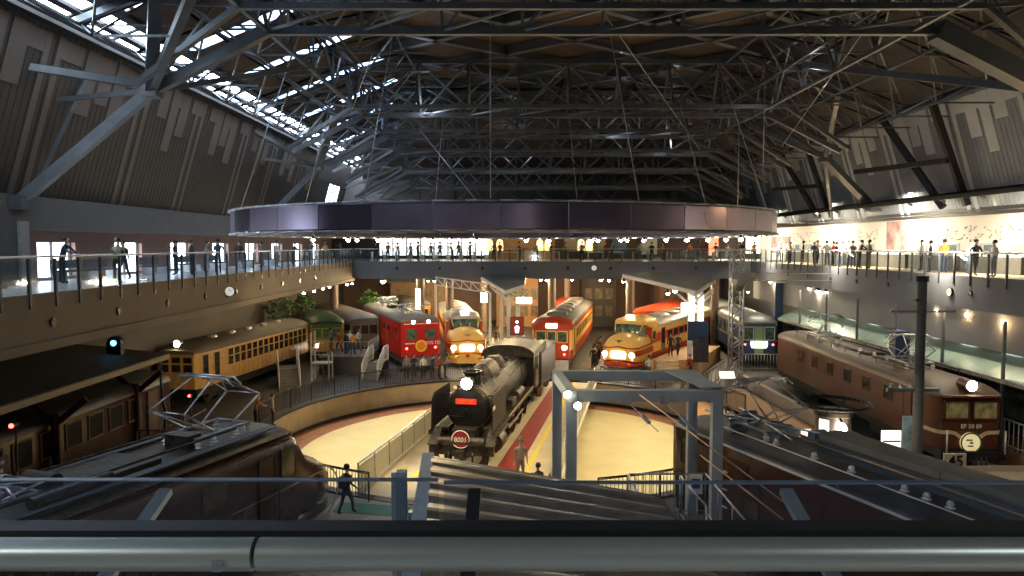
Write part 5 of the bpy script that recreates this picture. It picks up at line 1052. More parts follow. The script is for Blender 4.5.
# ---------------------------------------------------------------- stairs up to the railcars on the left
def steps(label, x, y, rz, n=7, w=1.3, m_=None):
    t = thing('boarding_stairs', label, 'steps', (x, y, 0), rz)
    for k in range(n): q = mb(); q.b2(-w/2, w/2, .28*k, .28*k+.3, .17*k, .17*(k+1)); q.build('step', m_ or M['roofg'], t)
    for s in (-1, 1): fence(t, (s*w/2, 0, 0), (s*w/2, .28*n, .17*n), 1.1, 7, M['white'], 'handrail', .03); fence(t, (s*w/2, .28*n, .17*n), (s*w/2, .28*n+1.2, .17*n), 1.1, 4, M['white'], 'handrail', .03)
    q = mb(); q.b2(-w/2, w/2, .28*n, .28*n+1.3, 0, .17*n); q.build('platform_box', M['dark'], t); return t
steps('pale railed steps up to the ochre wooden railcar', -14.3, 47.2, .35)
steps('pale railed steps up to the side of the red locomotive', -9.9, 51.0, -.1, 6, 1.1)
# small signal lights
t = thing('signal_lamp', 'dark signal head with a blue green light beside the left platform roof end', 'signal', at(113.5, 346, 31)); q = mb(); q.cyl((0, 0, -.35), (0, .3, -.35), .3, 16); q.cyl((0, 0, .1), (0, .3, .1), .3, 16); q.b2(-.3, .3, 0, .3, -.35, .1); q.build('signal_head', M['dark'], t); q = mb(); q.cyl((0, -.02, .12), (0, 0, .12), .12, 14); q.build('lens', M['blul'], t); q = mb(); q.cyl((0, .3, 0), (-.0, .3, -t.location.z+.0), .07, 8); q.build('post', M['dark'], t)
for x, y, d, l in ((189, 396, 37, 'small red lamp behind the diamond pantograph'), (11, 426, 22, 'small red lamp glowing under the left platform roof')):
    t = thing('red_lamp', l, 'lamp', at(x, y, d)); q = mb(); q.cyl((0, .02, 0), (0, .25, 0), .09, 10); q.build('housing', M['dark'], t); q = mb(); q.lathe([(0, -.05), (.06, -.03), (.07, .02)], 12, 0, (0, 0, 0), 'y'); q.build('lens', M['redl'], t); q = mb(); q.cyl((0, .2, 0), (0, .2, -t.location.z), .03, 6); q.build('post', M['dark'], t)

# flush rails from the rim of the pit to each exhibit
def track(label, x, y, hd, ln, back=12):
    t = thing('railway_track', label, 'track', (x, y, 0), math.pi-math.radians(hd)); 
    for s_ in (-1, 1): q = mb(); q.b2(s_*.53-.035, s_*.53+.035, -back, ln, 0, .035); q.build('rail', M['galv'], t)
for x, y, hd, ln, l in ((-6.8, 55.0, -22, 1.8, 'flush rails running out from under the red locomotive'), (-3.45, 56.6, -8, 3.9, 'flush rails running out from under the cream nosed express on the left'), (7.65, 53.0, 30, .9, 'flush rails running out from under the right-hand express beside the pale steps'), (-12.1, 60.5, -26, 1, 'flush rails under the silver railcar'), (19.0, 56.6, 5, .8, 'flush rails under the dark blue sleeping coach')): track(l, x, y, hd, ln)

patch('floor_platform', [(-2.0, 55), (1.0, 55), (2.6, 74), (-5.2, 74)], mat('pale_lit_floor', (.46, .44, .34), .5, var=.1, scale=1), .03, .03)  # pale patch, the look of a lit floor put into its colour
# ---------------------------------------------------------------- far gallery interior
m = mb(); m.b2(-21, -2.4, 78, 78.4, DK, DK+.35, 0); m.b2(-21, -2.4, 78, 78.4, 10.6, 11.2, 0)
m.b2(-2.4, 30, 78, 78.4, DK, 11.2, 0); m.b2(-21, 30, 65.5, 78.4, 11.05, 11.3, 0); m.b2(-21, -14, 78, 78.4, DK, 11.2)
struct('wall_far_gallery', m, mat('far_gallery_dark', (.07, .05, .04), .7, var=.2))
m = mb(); m.b2(-14, -2.4, 78.2, 78.25, DK+.35, 10.6, 0)
for k in range(9): x = -14+k*1.45; m.b2(x-.05, x+.05, 78.0, 78.2, DK+.35, 10.6, 1)
m.b2(-14, -2.4, 78, 78.2, 9.55, 9.62, 1)
struct('window_30', m, [glow('daylight_far', (1, .98, .92), 1.6), M['dark']])
m = mb(); m.b2(-2.4, 4.5, 77.8, 78, DK, 11.0); struct('wall_wood_panelling', m, mat('panel_wood', (.35, .2, .09), .5, var=.2, scale=1))
for i, x in enumerate((-2.2, -1.2, 2.75, 3.55, 6.8, 7.6)):
    q = mb(); xx = x; q.lathe([(.32, -.9), (.34, -.85), (.3, .0), (.12, .2), (0, .22)], 14, 0, (xx, 73, 9.75)); o = q.build('pendant_lamp', glow('amber_shade', (1, .62, .2), 1.6)); tag(o, 'tall amber glowing pendant lamp on the far gallery, %s from the left' % nth(i), 'pendant lamp', 'amber pendant lamps')
for x0, x1, z0, z1, l, m_ in ((5.5, 9.8, 8.6, 10.4, 'pale grey notice panel in the middle of the far gallery', mat('notice_grey', (.3, .28, .22), .7)), (10.5, 12.0, 8.4, 10.2, 'dark blue doorway panel on the far gallery', M['blue']), (13.5, 15.2, 8.4, 10.6, 'pale lit panel on the far gallery, left of the orange doorway', mat('panel_pale', (.5, .5, .45), .6)), (20.6, 21.6, 8.3, 10.4, 'bright orange lit doorway at the right of the far gallery', glow('orange_door', (1, .22, .05), .9)), (24.5, 26, 8.5, 10.6, 'bright cream lit panel at the far right corner of the galleries', glow('cream_panel', (1, .85, .55), 1.6))):
    q = mb(); q.b2(x0, x1, 77.6, 77.8, z0, z1); q.b2(x0-.08, x1+.08, 77.65, 77.82, z0-.08, z1+.08, 1); tag(q.build('wall_panel', [m_, M['dark']]), l, 'wall panel')
# display tables along the far gallery
rnd = random.Random(11)
ctab = {'white': M['white'], 'wooden': M['wood'], 'dark': M['dark'], 'grey': M['roofs']}
for i in range(16):
    x = -12.8+i*2.1; c = ('white', 'white', 'grey', 'wooden', 'dark')[i % 5]; t = thing('display_table', '%s display table on the far gallery, %s from the left' % (c, nth(i)), 'table', (x, 71.5+(i % 3)*1.2, DK), 0, 'far gallery tables')
    q = mb(); q.b2(-.8, .8, -.35, .35, .72, .77); q.build('table_top', ctab[c], t)
    q = mb(); q.b2(-.75, -.68, -.3, .3, 0, .72); q.b2(.68, .75, -.3, .3, 0, .72); q.build('trestle', M['galv'], t)
for i in range(9):
    x = -13+i*1.3; t = thing('potted_shrub', 'small green potted plant before the bright far windows, %s from the left' % nth(i), 'plant', (x, 75.5, DK), 0, 'far gallery plants')
    q = mb(); q.lathe([(0, 0), (.2, 0), (.26, .45), (0, .45)], 12); q.build('pot', M['white'], t)
    q = mb()
    for k in range(40):
        a, b, r = rnd.random()*6.28, rnd.random()*3.14, .12+.45*rnd.random(); p = Vector((r*math.cos(a), r*math.sin(a), .85+.4*math.cos(b))); d = Vector((rnd.uniform(-1, 1), rnd.uniform(-1, 1), rnd.uniform(-.3, 1))).normalized()*.22; sd = d.cross(Vector((0, 0, 1)))*.35
        q.add([p, p+d*.5+sd, p+d, p+d*.5-sd], [(0, 1, 2, 3)])
    q.cyl((0, 0, .4), (0, 0, .9), .02, 6); q.build('leaves', mat('leaf_green', (.05, .12, .03), .6, var=.3), t)
# ---------------------------------------------------------------- right gallery: display counters, posters, graphics
for i in range(9):
    y = 22+i*5.2; t = thing('display_counter', 'long dark display counter with a lit top on the right gallery, %s going away' % nth(i), 'display counter', (24.6, y, DK), 0, 'right gallery counters')
    q = mb(); q.b2(-.4, .5, -2.4, 2.4, 0, .85); q.build('counter_body', mat('counter_dark', (.09, .08, .07), .5), t)
    q = mb(); q.b2(-.42, .52, -2.42, 2.42, .85, .9); q.build('counter_top', M['white'], t)
    q = mb()
    for k in range(6): q.box((-.0, -2+.8*k, 1.0), (.5, .5, .03), 0, Matrix.Rotation(-.5, 3, 'Y'))
    q.build('exhibit_card', mat('exhibit_card', (.3, .35, .38), .5, var=.4, scale=4), t)
X = 26.09
pm = mat('sepia_photo', (.35, .2, .2), .6, var=.8, scale=1.2)
for y, w, z0, z1, l in ((50.4, 2.4, 8.9, 11.0, 'tall sepia photo poster on the bright right gallery wall'), (72, 5, 8.6, 10.2, 'faded pink photo poster at the far end of the right gallery wall')):
    q = mb(); q.b2(X-.05, X, y-w/2, y+w/2, z0, z1); tag(q.build('wall_poster', pm), l, 'poster')
for i in range(14):
    y = 24+i*3.4
    if abs(y-50.4) < 2.6: continue
    q = mb(); q.b2(X-.06, X, y-1.2, y+1.2, 8.75, 9.5); q.b2(X-.07, X-.055, y-1.0, y-.1, 8.85, 9.4, 1); q.b2(X-.07, X-.055, y+.1, y+1.0, 8.85, 9.4, 2)
    tag(q.build('history_panel', [mat('panel_light', (.5, .55, .6), .6, var=.15), mat('panel_slate', (.12, .17, .2), .6, var=.5, scale=3), mat('panel_sand', (.5, .4, .3), .6, var=.5, scale=3)]), 'history panel low on the bright right gallery wall, %s going away' % nth(i), 'wall panel', 'history panels')
    q = mb()
    for k in range(34): yy, zz = y-1.65+3.3*rnd.random(), 9.65+.8*rnd.random(); q.b2(X-.03, X, yy, yy+.06+.09*rnd.random(), zz, zz+.05+.05*rnd.random())
    o = q.build('wall_print', mat('print_grey', (.35, .33, .3), .7, var=.4, scale=5)); tag(o, 'row of tiny printed captions on the bright right gallery wall, %s going away' % nth(i), 'printed captions', 'wall captions'); o['kind'] = 'stuff'
# small spot lamps along the head of the right gallery
for i in range(14):
    y = 25+i*3.5; t = thing('track_lamp', 'small track lamp above the bright right gallery wall, %s going away' % nth(i), 'spot lamp', (24.5, y, 12.1), 0, 'right gallery track lamps')
    q = mb(); q.cyl((0, 0, .1), (0, 0, -.1), .03, 6); q.cyl((-.05, 0, -.1), (.25, 0, -.25), .07, 10); q.build('lamp_body', M['steel'], t)
# tree with green crown and lamps below the left gallery
def tree(label, x, y, h, r):
    t = thing('indoor_tree', label, 'tree', (x, y, 0)); q = mb(); q.cyl((0, 0, 0), (0, 0, h*.7), .12, 8, r2=.06); q.build('trunk', M['wood'], t); q = mb()
    for k in range(220):
        a, b, rr = rnd.random()*6.28, math.acos(rnd.uniform(-1, 1)), r*(.5+.5*rnd.random()); p = Vector((rr*math.sin(b)*math.cos(a), rr*math.sin(b)*math.sin(a), h*.75+rr*math.cos(b)*.8)); d = Vector((rnd.uniform(-1, 1), rnd.uniform(-1, 1), rnd.uniform(-1, 1))).normalized()*.4; sd = d.cross(Vector((.3, .2, 1))).normalized()*.13
        q.add([p, p+d*.5+sd, p+d, p+d*.5-sd], [(0, 1, 2, 3)])
    q.build('crown', mat('tree_green', (.07, .16, .04), .6, var=.3), t)
tree('leafy green tree below the left gallery, behind the ochre railcar', -19.4, 62, 5.2, 1.4); tree('dark green tree at the back below the left gallery', -19.2, 68.0, 5.4, 1.0); tree('small leafy tree behind the back of the red locomotive', -13.9, 71.5, 5.5, 1.1)
# far trains and structures below the far gallery
def simplecar(name, label, cat, x, y, hd, L, bodym, bandm, roofm, winm, zl=(1.0, 1.9, 2.9, 3.2), idx=(0, 1, 0)):
    t = thing(name, label, cat, (x, y, 0), math.pi-math.radians(hd)); q = mb(); q.loft([wallsec(yy, 2.8*k, list(zl)) for yy, k in ((-L, .9), (-L+.4, 1), (-.3, 1), (0, .86))], list(idx)+[0]+list(idx[::-1])+[0]); q.build('body', [bodym, bandm], t)
    q = mb(); q.loft([roofsec(yy, 2.8*k, zl[-1], zt) for yy, k, zt in ((-L, .9, 3.5), (-L+.5, 1, 3.75), (-.6, 1, 3.75), (.05, .86, 3.4))], 0); q.build('roof', roofm, t)
    for s in (-1, 1): windows(t, s, 1.4, [-2-1.3*k for k in range(int((L-3)/1.3))], .95, 2.0, 2.8, winm, bodym)
    for x0, x1 in ((-1.05, -.4), (-.32, .32), (.4, 1.05)): fpane(t, x0, x1, 2.1, 2.85, 0, M['wglass'], bodym)
    q = mb(); q.b2(-1.1, 1.1, -L+.3, -.2, .4, 1.0); q.build('underframe', M['dark'], t); bogies(t, (-3, -L+3)); return t
t = simplecar('green_railcar', 'railcar with green upper front and yellow lower front, behind the ochre railcar', 'railcar', -14.6, 58.0, -20, 8, M['yel'], M['yel'], mat('dark_green_roof', (.03, .06, .03), .6), M['wglass'])
q = mb(); q.b2(-1.15, 1.15, 0, .05, 2.0, 3.2); q.build('green_front', mat('moss_green', (.06, .17, .05), .5), t); headlamp(t, .8, .06, 1.5, .13, M['lampb'])
simplecar('silver_railcar', 'silver and cream railcar with lit windows, deep below the left gallery', 'railcar', -12.1, 60.5, -26, 14, mat('silver_dull', (.2, .18, .15), .4, .4), M['dark'], M['roofg'], glow('window_warm', (1, .85, .6), .5))
simplecar('red_railcar', 'red railcar with cream windows seen under the right station roof', 'railcar', 12.2, 66.8, 26, 12, M['red'], M['red'], M['ored'], mat('window_lit', (.5, .45, .35), .3, var=.4, scale=3))
simplecar('tan_railcar', 'tan wooden railcar at the very back, above the red locomotive', 'railcar', -9.6, 75.5, -20, 9, M['yel'], M['wood'], M['roofg'], M['wglass'])
simplecar('pink_railcar', 'pale orange lit railcar at the back, over the flat-fronted train', 'railcar', 5.8, 77.5, 9, 7, M['ored'], M['cream'], M['ored'], M['wglass'])
for i, (x, y) in enumerate(((-16, 66.5), (-8.2, 66.2), (-5.6, 66.2), (3.6, 66.5), (10.6, 66.5), (18.2, 66.2), (-3, 80), (6, 80), (13, 80))):
    q = mb(); q.cyl((x, y, 0), (x, y, DK-.3), .35, 16); q.cyl((x, y, 0), (x, y, .3), .45, 16); o = q.build('column', mat('column_brown', (.2, .14, .1), .6)); tag(o, 'round column holding up the far gallery, %s of the line' % nth(i), 'column', 'far gallery columns')
for i, (x0, x1, z1, l, c) in enumerate(((-14, -7, 5, 'dark exhibit hut with warm front at the back left', (.25, .14, .07)), (-1.8, 3, 6, 'brown timber exhibit frame at the back centre', (.4, .22, .1)), (8, 12, 6.2, 'dark exhibit tower with windows at the back, right of the flat-fronted train', (.07, .06, .05)), (17, 22, 5.5, 'brown exhibit shed at the back right', (.25, .13, .08)))):
    q = mb(); y = 85; q.b2(x0, x1, y, y+3, 0, z1); q.poly([(x0-.3, y-.3, z1), (x1+.3, y-.3, z1), (x1+.3, y+1.5, z1+.9), (x0-.3, y+1.5, z1+.9)], (0, 0, .12), 1)
    for k in range(int((x1-x0)/1.2)): q.b2(x0+.4+1.2*k, x0+1.2+1.2*k, y-.05, y, 1.2, 2.4, 2); q.b2(x0+.4+1.2*k, x0+1.2+1.2*k, y-.05, y, 3.2, 4.4, 2)
    o = q.build('exhibit_building', [mat('hut_%d' % i, c, .7), M['roofg'], mat('hut_window', (.16, .12, .07), .3, var=.5, scale=2)]); tag(o, l, 'building')
# white lattice gantry beside the small station roof
t = thing('lattice_gantry', 'pale lattice gantry above the cream nosed express', 'gantry', (0, 0, 0)); a, b = Vector((-6.4, 62, 6.7)), Vector((-1.7, 57, 6.35))
q = mb(); dn = Vector((0, 0, -.65)); q.bar(a, b, .09); q.bar(a+dn, b+dn, .09)
for k in range(6): q.bar(a.lerp(b, k/6), a.lerp(b, (k+1)/6)+dn, .06); q.bar(a.lerp(b, k/6)+dn, a.lerp(b, k/6), .06)
q.build('beam', M['white'], t)
for c in (a, b): q = mb(); q.b2(c.x-.1, c.x+.1, c.y-.1, c.y+.1, 0, c.z-.6); q.build('leg', M['white'], t)
# hanging bulbs seen below the galleries
NB = 0
def bulb(x, y, d, r, label, pw=0, top=None, m_=None, g=None):
    p = at(x, y, d); t = thing('hanging_lamp', label, 'lamp', p, 0, g); q = mb(); q.lathe([(0, .32), (.08, .3), (r*1.3, .08), (r*1.35, .03), (0, .06)], 12); q.cyl((0, 0, .3), (0, 0, (top or 6.4)-p.z if (top or 6.4) > p.z+.3 else .5), .015, 5); q.build('lamp_shade', M['dark'], t)
    q = mb(); q.lathe([(0, -r), (r*.7, -r*.7), (r, 0), (r*.7, r*.6), (0, r*.7)], 12); q.build('lamp_bulb', m_ or M['lampb'], t)
    if pw: light('POINT', p+Vector((0, 0, -r-.1)), pw, WARM, size=.12)
F6 = [(422, 281, 66.5, .11), (428, 281, 66.5, .11), (434.5, 281, 66.5, .13), (524, 280.5, 67, .1), (541, 280, 67, .12), (546.5, 280, 66.5, .12), (551, 280, 66.5, .12), (572, 280, 67, .09), (601, 280, 66.5, .15), (609, 280.5, 66.5, .12), (623, 282, 66.5, .1)]
for i, (x, y, d, r) in enumerate(F6): bulb(x, y, d, r, 'glowing lamp under the far gallery front, %s from the left' % nth(i), 60 if i in (2, 5, 8) else 0, 7.64, g='lamps under the far gallery')
bulb(383, 281, 66, .24, 'large glaring lamp under the corner of the left and far galleries', 200, 7.64)
for i, (x, y, d) in enumerate(((304, 293, 47), (314, 291, 49), (323, 288.5, 51), (329.5, 287, 53), (347, 284.5, 57), (352, 283.5, 58))): bulb(x, y, 14.3*740/(512-x), .1, 'small lamp under the left gallery, %s going away' % nth(i), 0, 6.26, g='lamps under the left gallery')
for i, (x, y, d, r) in enumerate(((770, 282, 58, .09), (809, 288.5, 52, .1), (818, 291, 51, .17), (826, 292, 50, .09), (757, 291.5, 66.5, .14), (748, 292, 67, .1), (697, 291, 58, .1), (675, 291, 57, .16), (668, 293.5, 57, .13))): bulb(x, y, (21.13*740/(x-512) if x > 765 else d), r, 'warm lamp under the right gallery and right station roof, %s of nine' % nth(i), 50 if r > .13 else 0, (6.46 if x > 765 else 7.64 if x > 740 else 6.1), g='lamps on the right')
for i, (x, y) in enumerate(((939, 310), (970, 314), (1007, 322))):
    d = (XR+.3)*740/(x-512); p = at(x, y, d); t = thing('wall_lamp', 'lit lamp fixed on the grey wall under the right gallery, %s' % ('far one', 'middle one', 'brightest near one')[i], 'lamp', p); q = mb(); q.cyl((-.1, 0, .05), (.2, 0, .15), .1, 10); q.build('housing', M['dark'], t)
    q = mb(); q.lathe([(0, -.12), (.07, -.08), (.09, 0), (0, .05)], 10, 0, (-.12, 0, 0)); q.build('lamp_bulb', M['lampb'], t); light('POINT', p+Vector((-.35, 0, -.1)), (5, 12, 30)[i], AMB, size=.06)
# ---------------------------------------------------------------- pale green glass lean-to along the right wall
t = thing('glass_canopy', 'long pale green glazed roof with lit panels along the right wall', 'glazed roof', (0, 0, 0))
q = mb(); q.poly([(20.6, 20, 3.7), (22.6, 20, 5.0), (22.6, 57, 5.0), (20.6, 57, 3.7)], (0, 0, .06)); q.build('glazing', mat('teal_glazing', (.36, .52, .46), .25, .1, var=.15, scale=.8), t)
q = mb(); q.bar((20.6, 20, 3.68), (20.6, 57, 3.68), .12, .18); q.build('gutter', M['galv'], t)
lp = None
for k in range(10):
    y = 26+3.1*k
    if lp is None: q = mb(); q.poly([(21.9, -.55, 4.645), (22.2, -.55, 4.84), (22.2, .55, 4.84), (21.9, .55, 4.645)], (-.02, 0, .03)); lp = q.build('light_panel', glow('panel_light_white', (.95, 1, .95), 1.8), t, (0, y, 0))
    else: copypart(lp, t, (0, y, 0))
for k in range(8): q = mb(); y = 22+4.4*k; q.b2(20.55, 20.67, y-.05, y+.05, 0, 6.2); q.build('post', M['steel'], t)
q = mb(); q.b2(22.6, 26, 20, 64, 4.9, 5.1); q.b2(22.5, 22.6, 20, 64, 0, 4.9); q.build('back_wall', mat('shop_wall', (.07, .075, .07), .6, var=.3), t)
q = mb()
for k in range(16): y = 21+2.7*k; q.b2(22.42, 22.5, y, y+1.9, .9, 2.9)
q.build('shop_window', mat('shop_window', (.10, .12, .10), .15, var=.6, scale=1.5), t)
# ---------------------------------------------------------------- people
SKM = {}
def body_mesh(pose, key):
    """pose: dict of joint positions; grows one continuous skinned body"""
    if key in SKM: return SKM[key]
    J = pose['J']; E = pose['E']; names = list(J); idx = {n: i for i, n in enumerate(names)}
    me = bpy.data.meshes.new('body'); me.from_pydata([J[n][0] for n in names], [(idx[a], idx[b]) for a, b, _ in E], [])
    o = bpy.data.objects.new('tmp_body', me); COL.objects.link(o); md = o.modifiers.new('s', 'SKIN'); md.branch_smoothing = .6
    for n in names:
        sv = me.skin_vertices[0].data[idx[n]]; r = J[n][1]; sv.radius = r if isinstance(r, tuple) else (r, r); sv.use_root = n == 'pelvis'
    sb = o.modifiers.new('d', 'SUBSURF'); sb.levels = 1; sb.render_levels = 1
    dg = bpy.context.evaluated_depsgraph_get(); out = bpy.data.meshes.new_from_object(o.evaluated_get(dg)); bpy.data.objects.remove(o)
    segs = [(Vector(J[a][0]), Vector(J[b][0]), r) for a, b, r in E]
    for mname in ('white', 'white', 'white', 'white'): out.materials.append(M[mname])
    for p in out.polygons:
        p.use_smooth = True; c = p.center; best = 9; bi = 0
        for a, b, r in segs:
            ab = b-a; k = max(0, min(1, (c-a).dot(ab)/max(1e-9, ab.length_squared))); d = (c-(a+ab*k)).length
            if d < best: best = d; bi = r
        p.material_index = bi
    SKM[key] = out; return out
def pose(kind, hands=False):
    TOP, LEG, SK, SH = 0, 1, 2, 3
    sit = kind in ('crouch',); lean = {'lean': .16, 'walk': .05, 'stand': .0, 'point': .02, 'crouch': .25, 'look': .1}.get(kind, 0)
    ph = .92 if not sit else .38
    J = {'pelvis': ((0, 0, ph), (.15, .11)), 'waist': ((0, lean*.25, ph+.16), (.14, .10)), 'chest': ((0, lean*.7, ph+.36), (.17, .115)), 'neck0': ((0, lean, ph+.52), (.075, .07)), 'neck': ((0, lean+.01, ph+.57), (.052, .055)),
         'jaw': ((0, lean+.035, ph+.63), (.066, .075)), 'head': ((0, lean+.03, ph+.71), (.076, .092)), 'crown': ((0, lean+.015, ph+.785), (.062, .072)), 'nose': ((0, lean+.135, ph+.67), (.012, .014))}
    E = [('pelvis', 'waist', TOP), ('waist', 'chest', TOP), ('chest', 'neck0', TOP), ('neck0', 'neck', SK), ('neck', 'jaw', SK), ('jaw', 'head', SK), ('head', 'crown', SK), ('head', 'nose', SK)]
    for s, n in ((-1, 'l'), (1, 'r')):
        J['sh'+n] = ((s*.17, lean*.9, ph+.46), (.065, .06))
        if kind == 'lean': el, wr = (s*.24, lean+.16, ph+.26), (s*.14, lean+.36, ph+.2)
        elif kind == 'point' and s == 1: el, wr = (s*.26, lean+.2, ph+.42), (s*.24, lean+.46, ph+.5)
        elif kind == 'look': el, wr = (s*.25, lean+.04, ph+.24), (s*.08, lean+.25, ph+.38)
        elif kind == 'walk': el, wr = (s*.25, lean-.08*s, ph+.2), (s*.25, lean+.12*s+.1, ph-.02)
        elif kind == 'crouch': el, wr = (s*.27, lean+.14, ph+.24), (s*.16, lean+.36, ph+.22)
        else: el, wr = (s*.24, -.02, ph+.2), (s*.25, .05, ph-.05)
        J['el'+n] = (el, .042); J['wr'+n] = (wr, .03); v = (Vector(wr)-Vector(el)).normalized(); hd = Vector(wr)+v*.08; J['hd'+n] = (tuple(hd), (.036, .022))
        E += [('chest', 'sh'+n, TOP), ('sh'+n, 'el'+n, TOP), ('el'+n, 'wr'+n, TOP), ('wr'+n, 'hd'+n, SK)]
        if hands:
            side = v.cross(Vector((1, 0, 0))).normalized() if abs(v.x) < .9 else Vector((0, 1, 0)); curl = v.cross(side)*-.02*s
            for k in range(4):
                b = hd+side*(-.027+.018*k); L = (.06, .072, .068, .052)[k]
                J['f%d%s' % (k, n)] = (tuple(b+v*.02), .009); J['g%d%s' % (k, n)] = (tuple(b+v*(.02+L*.6)+curl), .008); J['h%d%s' % (k, n)] = (tuple(b+v*(.02+L)+curl*2.2), .007)
                E += [('hd'+n, 'f%d%s' % (k, n), SK), ('f%d%s' % (k, n), 'g%d%s' % (k, n), SK), ('g%d%s' % (k, n), 'h%d%s' % (k, n), SK)]
            J['t'+n] = (tuple(Vector(wr)+v*.05+side*.04), .01); J['u'+n] = (tuple(Vector(wr)+v*.085+side*.055+curl), .009); E += [('wr'+n, 't'+n, SK), ('t'+n, 'u'+n, SK)]
        if kind == 'walk': kn, an, toe = (s*.09, .14*s+.05, .5), (s*.09, .24*s if s > 0 else -.3, .1 if s > 0 else .16), None
        elif kind == 'crouch': kn, an, toe = (s*.17, .42, .47), (s*.14, .14, .09), None
        else: kn, an, toe = (s*.1, .015, .49), (s*.11, -.01, .09), None
        J['hp'+n] = ((s*.085, 0, ph-.06), (.095, .1)); J['kn'+n] = (kn, .062); J['an'+n] = (an, .045); J['to'+n] = ((an[0], an[1]+.17, an[2]-.055), (.045, .03))
        E += [('pelvis', 'hp'+n, LEG), ('hp'+n, 'kn'+n, LEG), ('kn'+n, 'an'+n, LEG), ('an'+n, 'to'+n, SH)]
    return {'J': J, 'E': E, 'lean': lean, 'ph': ph}
HM = {}
def person(label, x, y, z, face, kind='stand', top=(.1, .1, .12), leg=(.05, .06, .09), hair=True, sc=1.0, hands=False, group=None, bag=None, hat=None, hairm=None):
    key = kind+('h' if hands else ''); P = pose(kind, hands); me = body_mesh(P, key)
    t = thing('person', label, 'person', (x, y, z), face, group); t.scale = (sc, sc, sc)
    o = bpy.data.objects.new('body', me); COL.objects.link(o); o.parent = t
    cols = (mat('cloth_%02d%02d%02d' % tuple(int(c*99) for c in top), top, .8, var=.15), mat('cloth_%02d%02d%02d' % tuple(int(c*99) for c in leg), leg, .8, var=.15), M['skin'], M['shoe'])
    for i, m_ in enumerate(cols): o.material_slots[i].link = 'OBJECT'; o.material_slots[i].material = m_
    k = 'hair'+key+('hat' if hat else '')
    if k not in HM:
        q = mb(); c = (0, P['lean']+.008, P['ph']+.735); q.lathe([(.088, -.07), (.102, -.02), (.1, .03), (.075, .08), (.035, .102), (0, .106)], 14, 0, c)
        if hat: q.lathe([(.1, .02), (.112, .03), (.11, .06), (.08, .11), (0, .125)], 14, 0, c); q.b2(-.07, .07, c[1]+.08, c[1]+.18, c[2]+.02, c[2]+.035)
        h = q.build('hat' if hat else 'hair', M['hair'], t); HM[k] = h.data
        bpy.data.objects.remove(h)
    h = bpy.data.objects.new('hat' if hat else 'hair', HM[k]); COL.objects.link(h); h.parent = t; h.location.y = -.022; h.material_slots[0].link = 'OBJECT'; h.material_slots[0].material = mat('hat_cloth', hat, .8) if hat else (hairm or M['hair'])
    if hands:
        q = mb()
        for s in (-1, 1): q.box((s*.03, P['lean']+.12, P['ph']+.705), (.02, .012, .01))
        q.build('eyes', M['black'], t); q = mb(); q.box((0, P['lean']+.112, P['ph']+.635), (.045, .012, .008)); q.build('mouth', mat('lip', (.35, .12, .1), .6), t)
    if bag:
        q = mb(); q.loft([sec(yy, w, P['ph']+.08, P['ph']+.3, P['ph']+.48, .03, 5) for yy, w in ((-.3, .22), (-.25, .3), (-.12, .3))], 0); o = q.build('backpack', mat('bag_cloth', bag, .7), t)
    return t
D180 = math.pi
BL, NV, GR, TN, WH, RD, OR_, KH = (.02, .02, .025), (.03, .04, .08), (.18, .18, .18), (.35, .25, .15), (.6, .58, .54), (.45, .03, .02), (.7, .28, .04), (.22, .2, .13)
def g0(x, y): p = atz(x, y, 0); return p.x, p.y, 0.0
# near and middle figures on the ground
x, y, _ = g0(342, 511); person('man in a dark open jacket walking with a bag, by the streamlined locomotive nose', -5.75, 25.2, .03, -.5, 'walk', BL, NV, hands=True, bag=BL, sc=1.03)
p = at(520, 455, 25.5); person('uniformed attendant in a grey jacket and cap, standing right of the steam engine', .33, 28.6, .04, D180+.2, 'stand', (.22, .2, .17), (.16, .14, .12), hands=True, hat=(.1, .1, .1), sc=1.05)
person('person in black crouching on the yellow line beside the turntable walkway', 1.1, 27.2, .02, .5, 'crouch', BL, BL, hands=True)
person('small crouching person in grey, touching the one in black', .68, 26.75, .02, -.4, 'crouch', GR, BL, hands=True, sc=.8)
x, y, _ = g0(650, 372); person('person in a white top seen from behind, right of the bonnet-nosed express', 9.55, 51.2, 0, 0, 'stand', WH, (.12, .08, .06))
x, y, _ = g0(691, 372); person('person in a bright red jacket beside the timetable board', 12.5, 51.6, 0, D180, 'stand', RD, BL)
x, y, _ = g0(687, 376); person('child in grey walking just left of the red jacket', 12.15, 50.4, 0, 1.2, 'walk', GR, NV, sc=.75)
x, y, _ = g0(488, 352); person('person in a black and white coat behind the steam engine cab', x, y, 0, D180, 'stand', (.5, .48, .44), BL)
x, y, _ = g0(681, 352); person('person in black on the right platform, left of a pair', 11.9, 55.2, 1.05, D180, 'stand', BL, BL); person('person in dark navy on the right platform, right of a pair', 12.5, 55.4, 1.05, D180, 'walk', NV, BL)
x, y, _ = g0(788, 428); person('dark haired person in black behind the right pantograph', 9.6, 28.6, .0, 1.0, 'stand', BL, NV, sc=1.0)
x, y, _ = g0(272, 402); person('person in an orange brown coat by the pit railing on the left', -13.2, 37.6, 0, -1.0, 'lean', (.5, .2, .06), BL)
person('person in a tan jacket next to the orange brown coat on the left', -12.4, 37.9, 0, -1.2, 'stand', TN, BL)
x, y, _ = g0(321, 378); person('person in dark top and pale trousers on the dark floor, left', x, y, 0, 2.5, 'walk', BL, TN)
x, y, _ = g0(313, 366); person('person in white standing at the foot of the left steps', x, y, 0, -2.0, 'stand', WH, NV)
x, y, _ = g0(364, 359); person('person in a tan coat sitting low beside the red locomotive steps', x, y, 0, 2.0, 'crouch', TN, GR)
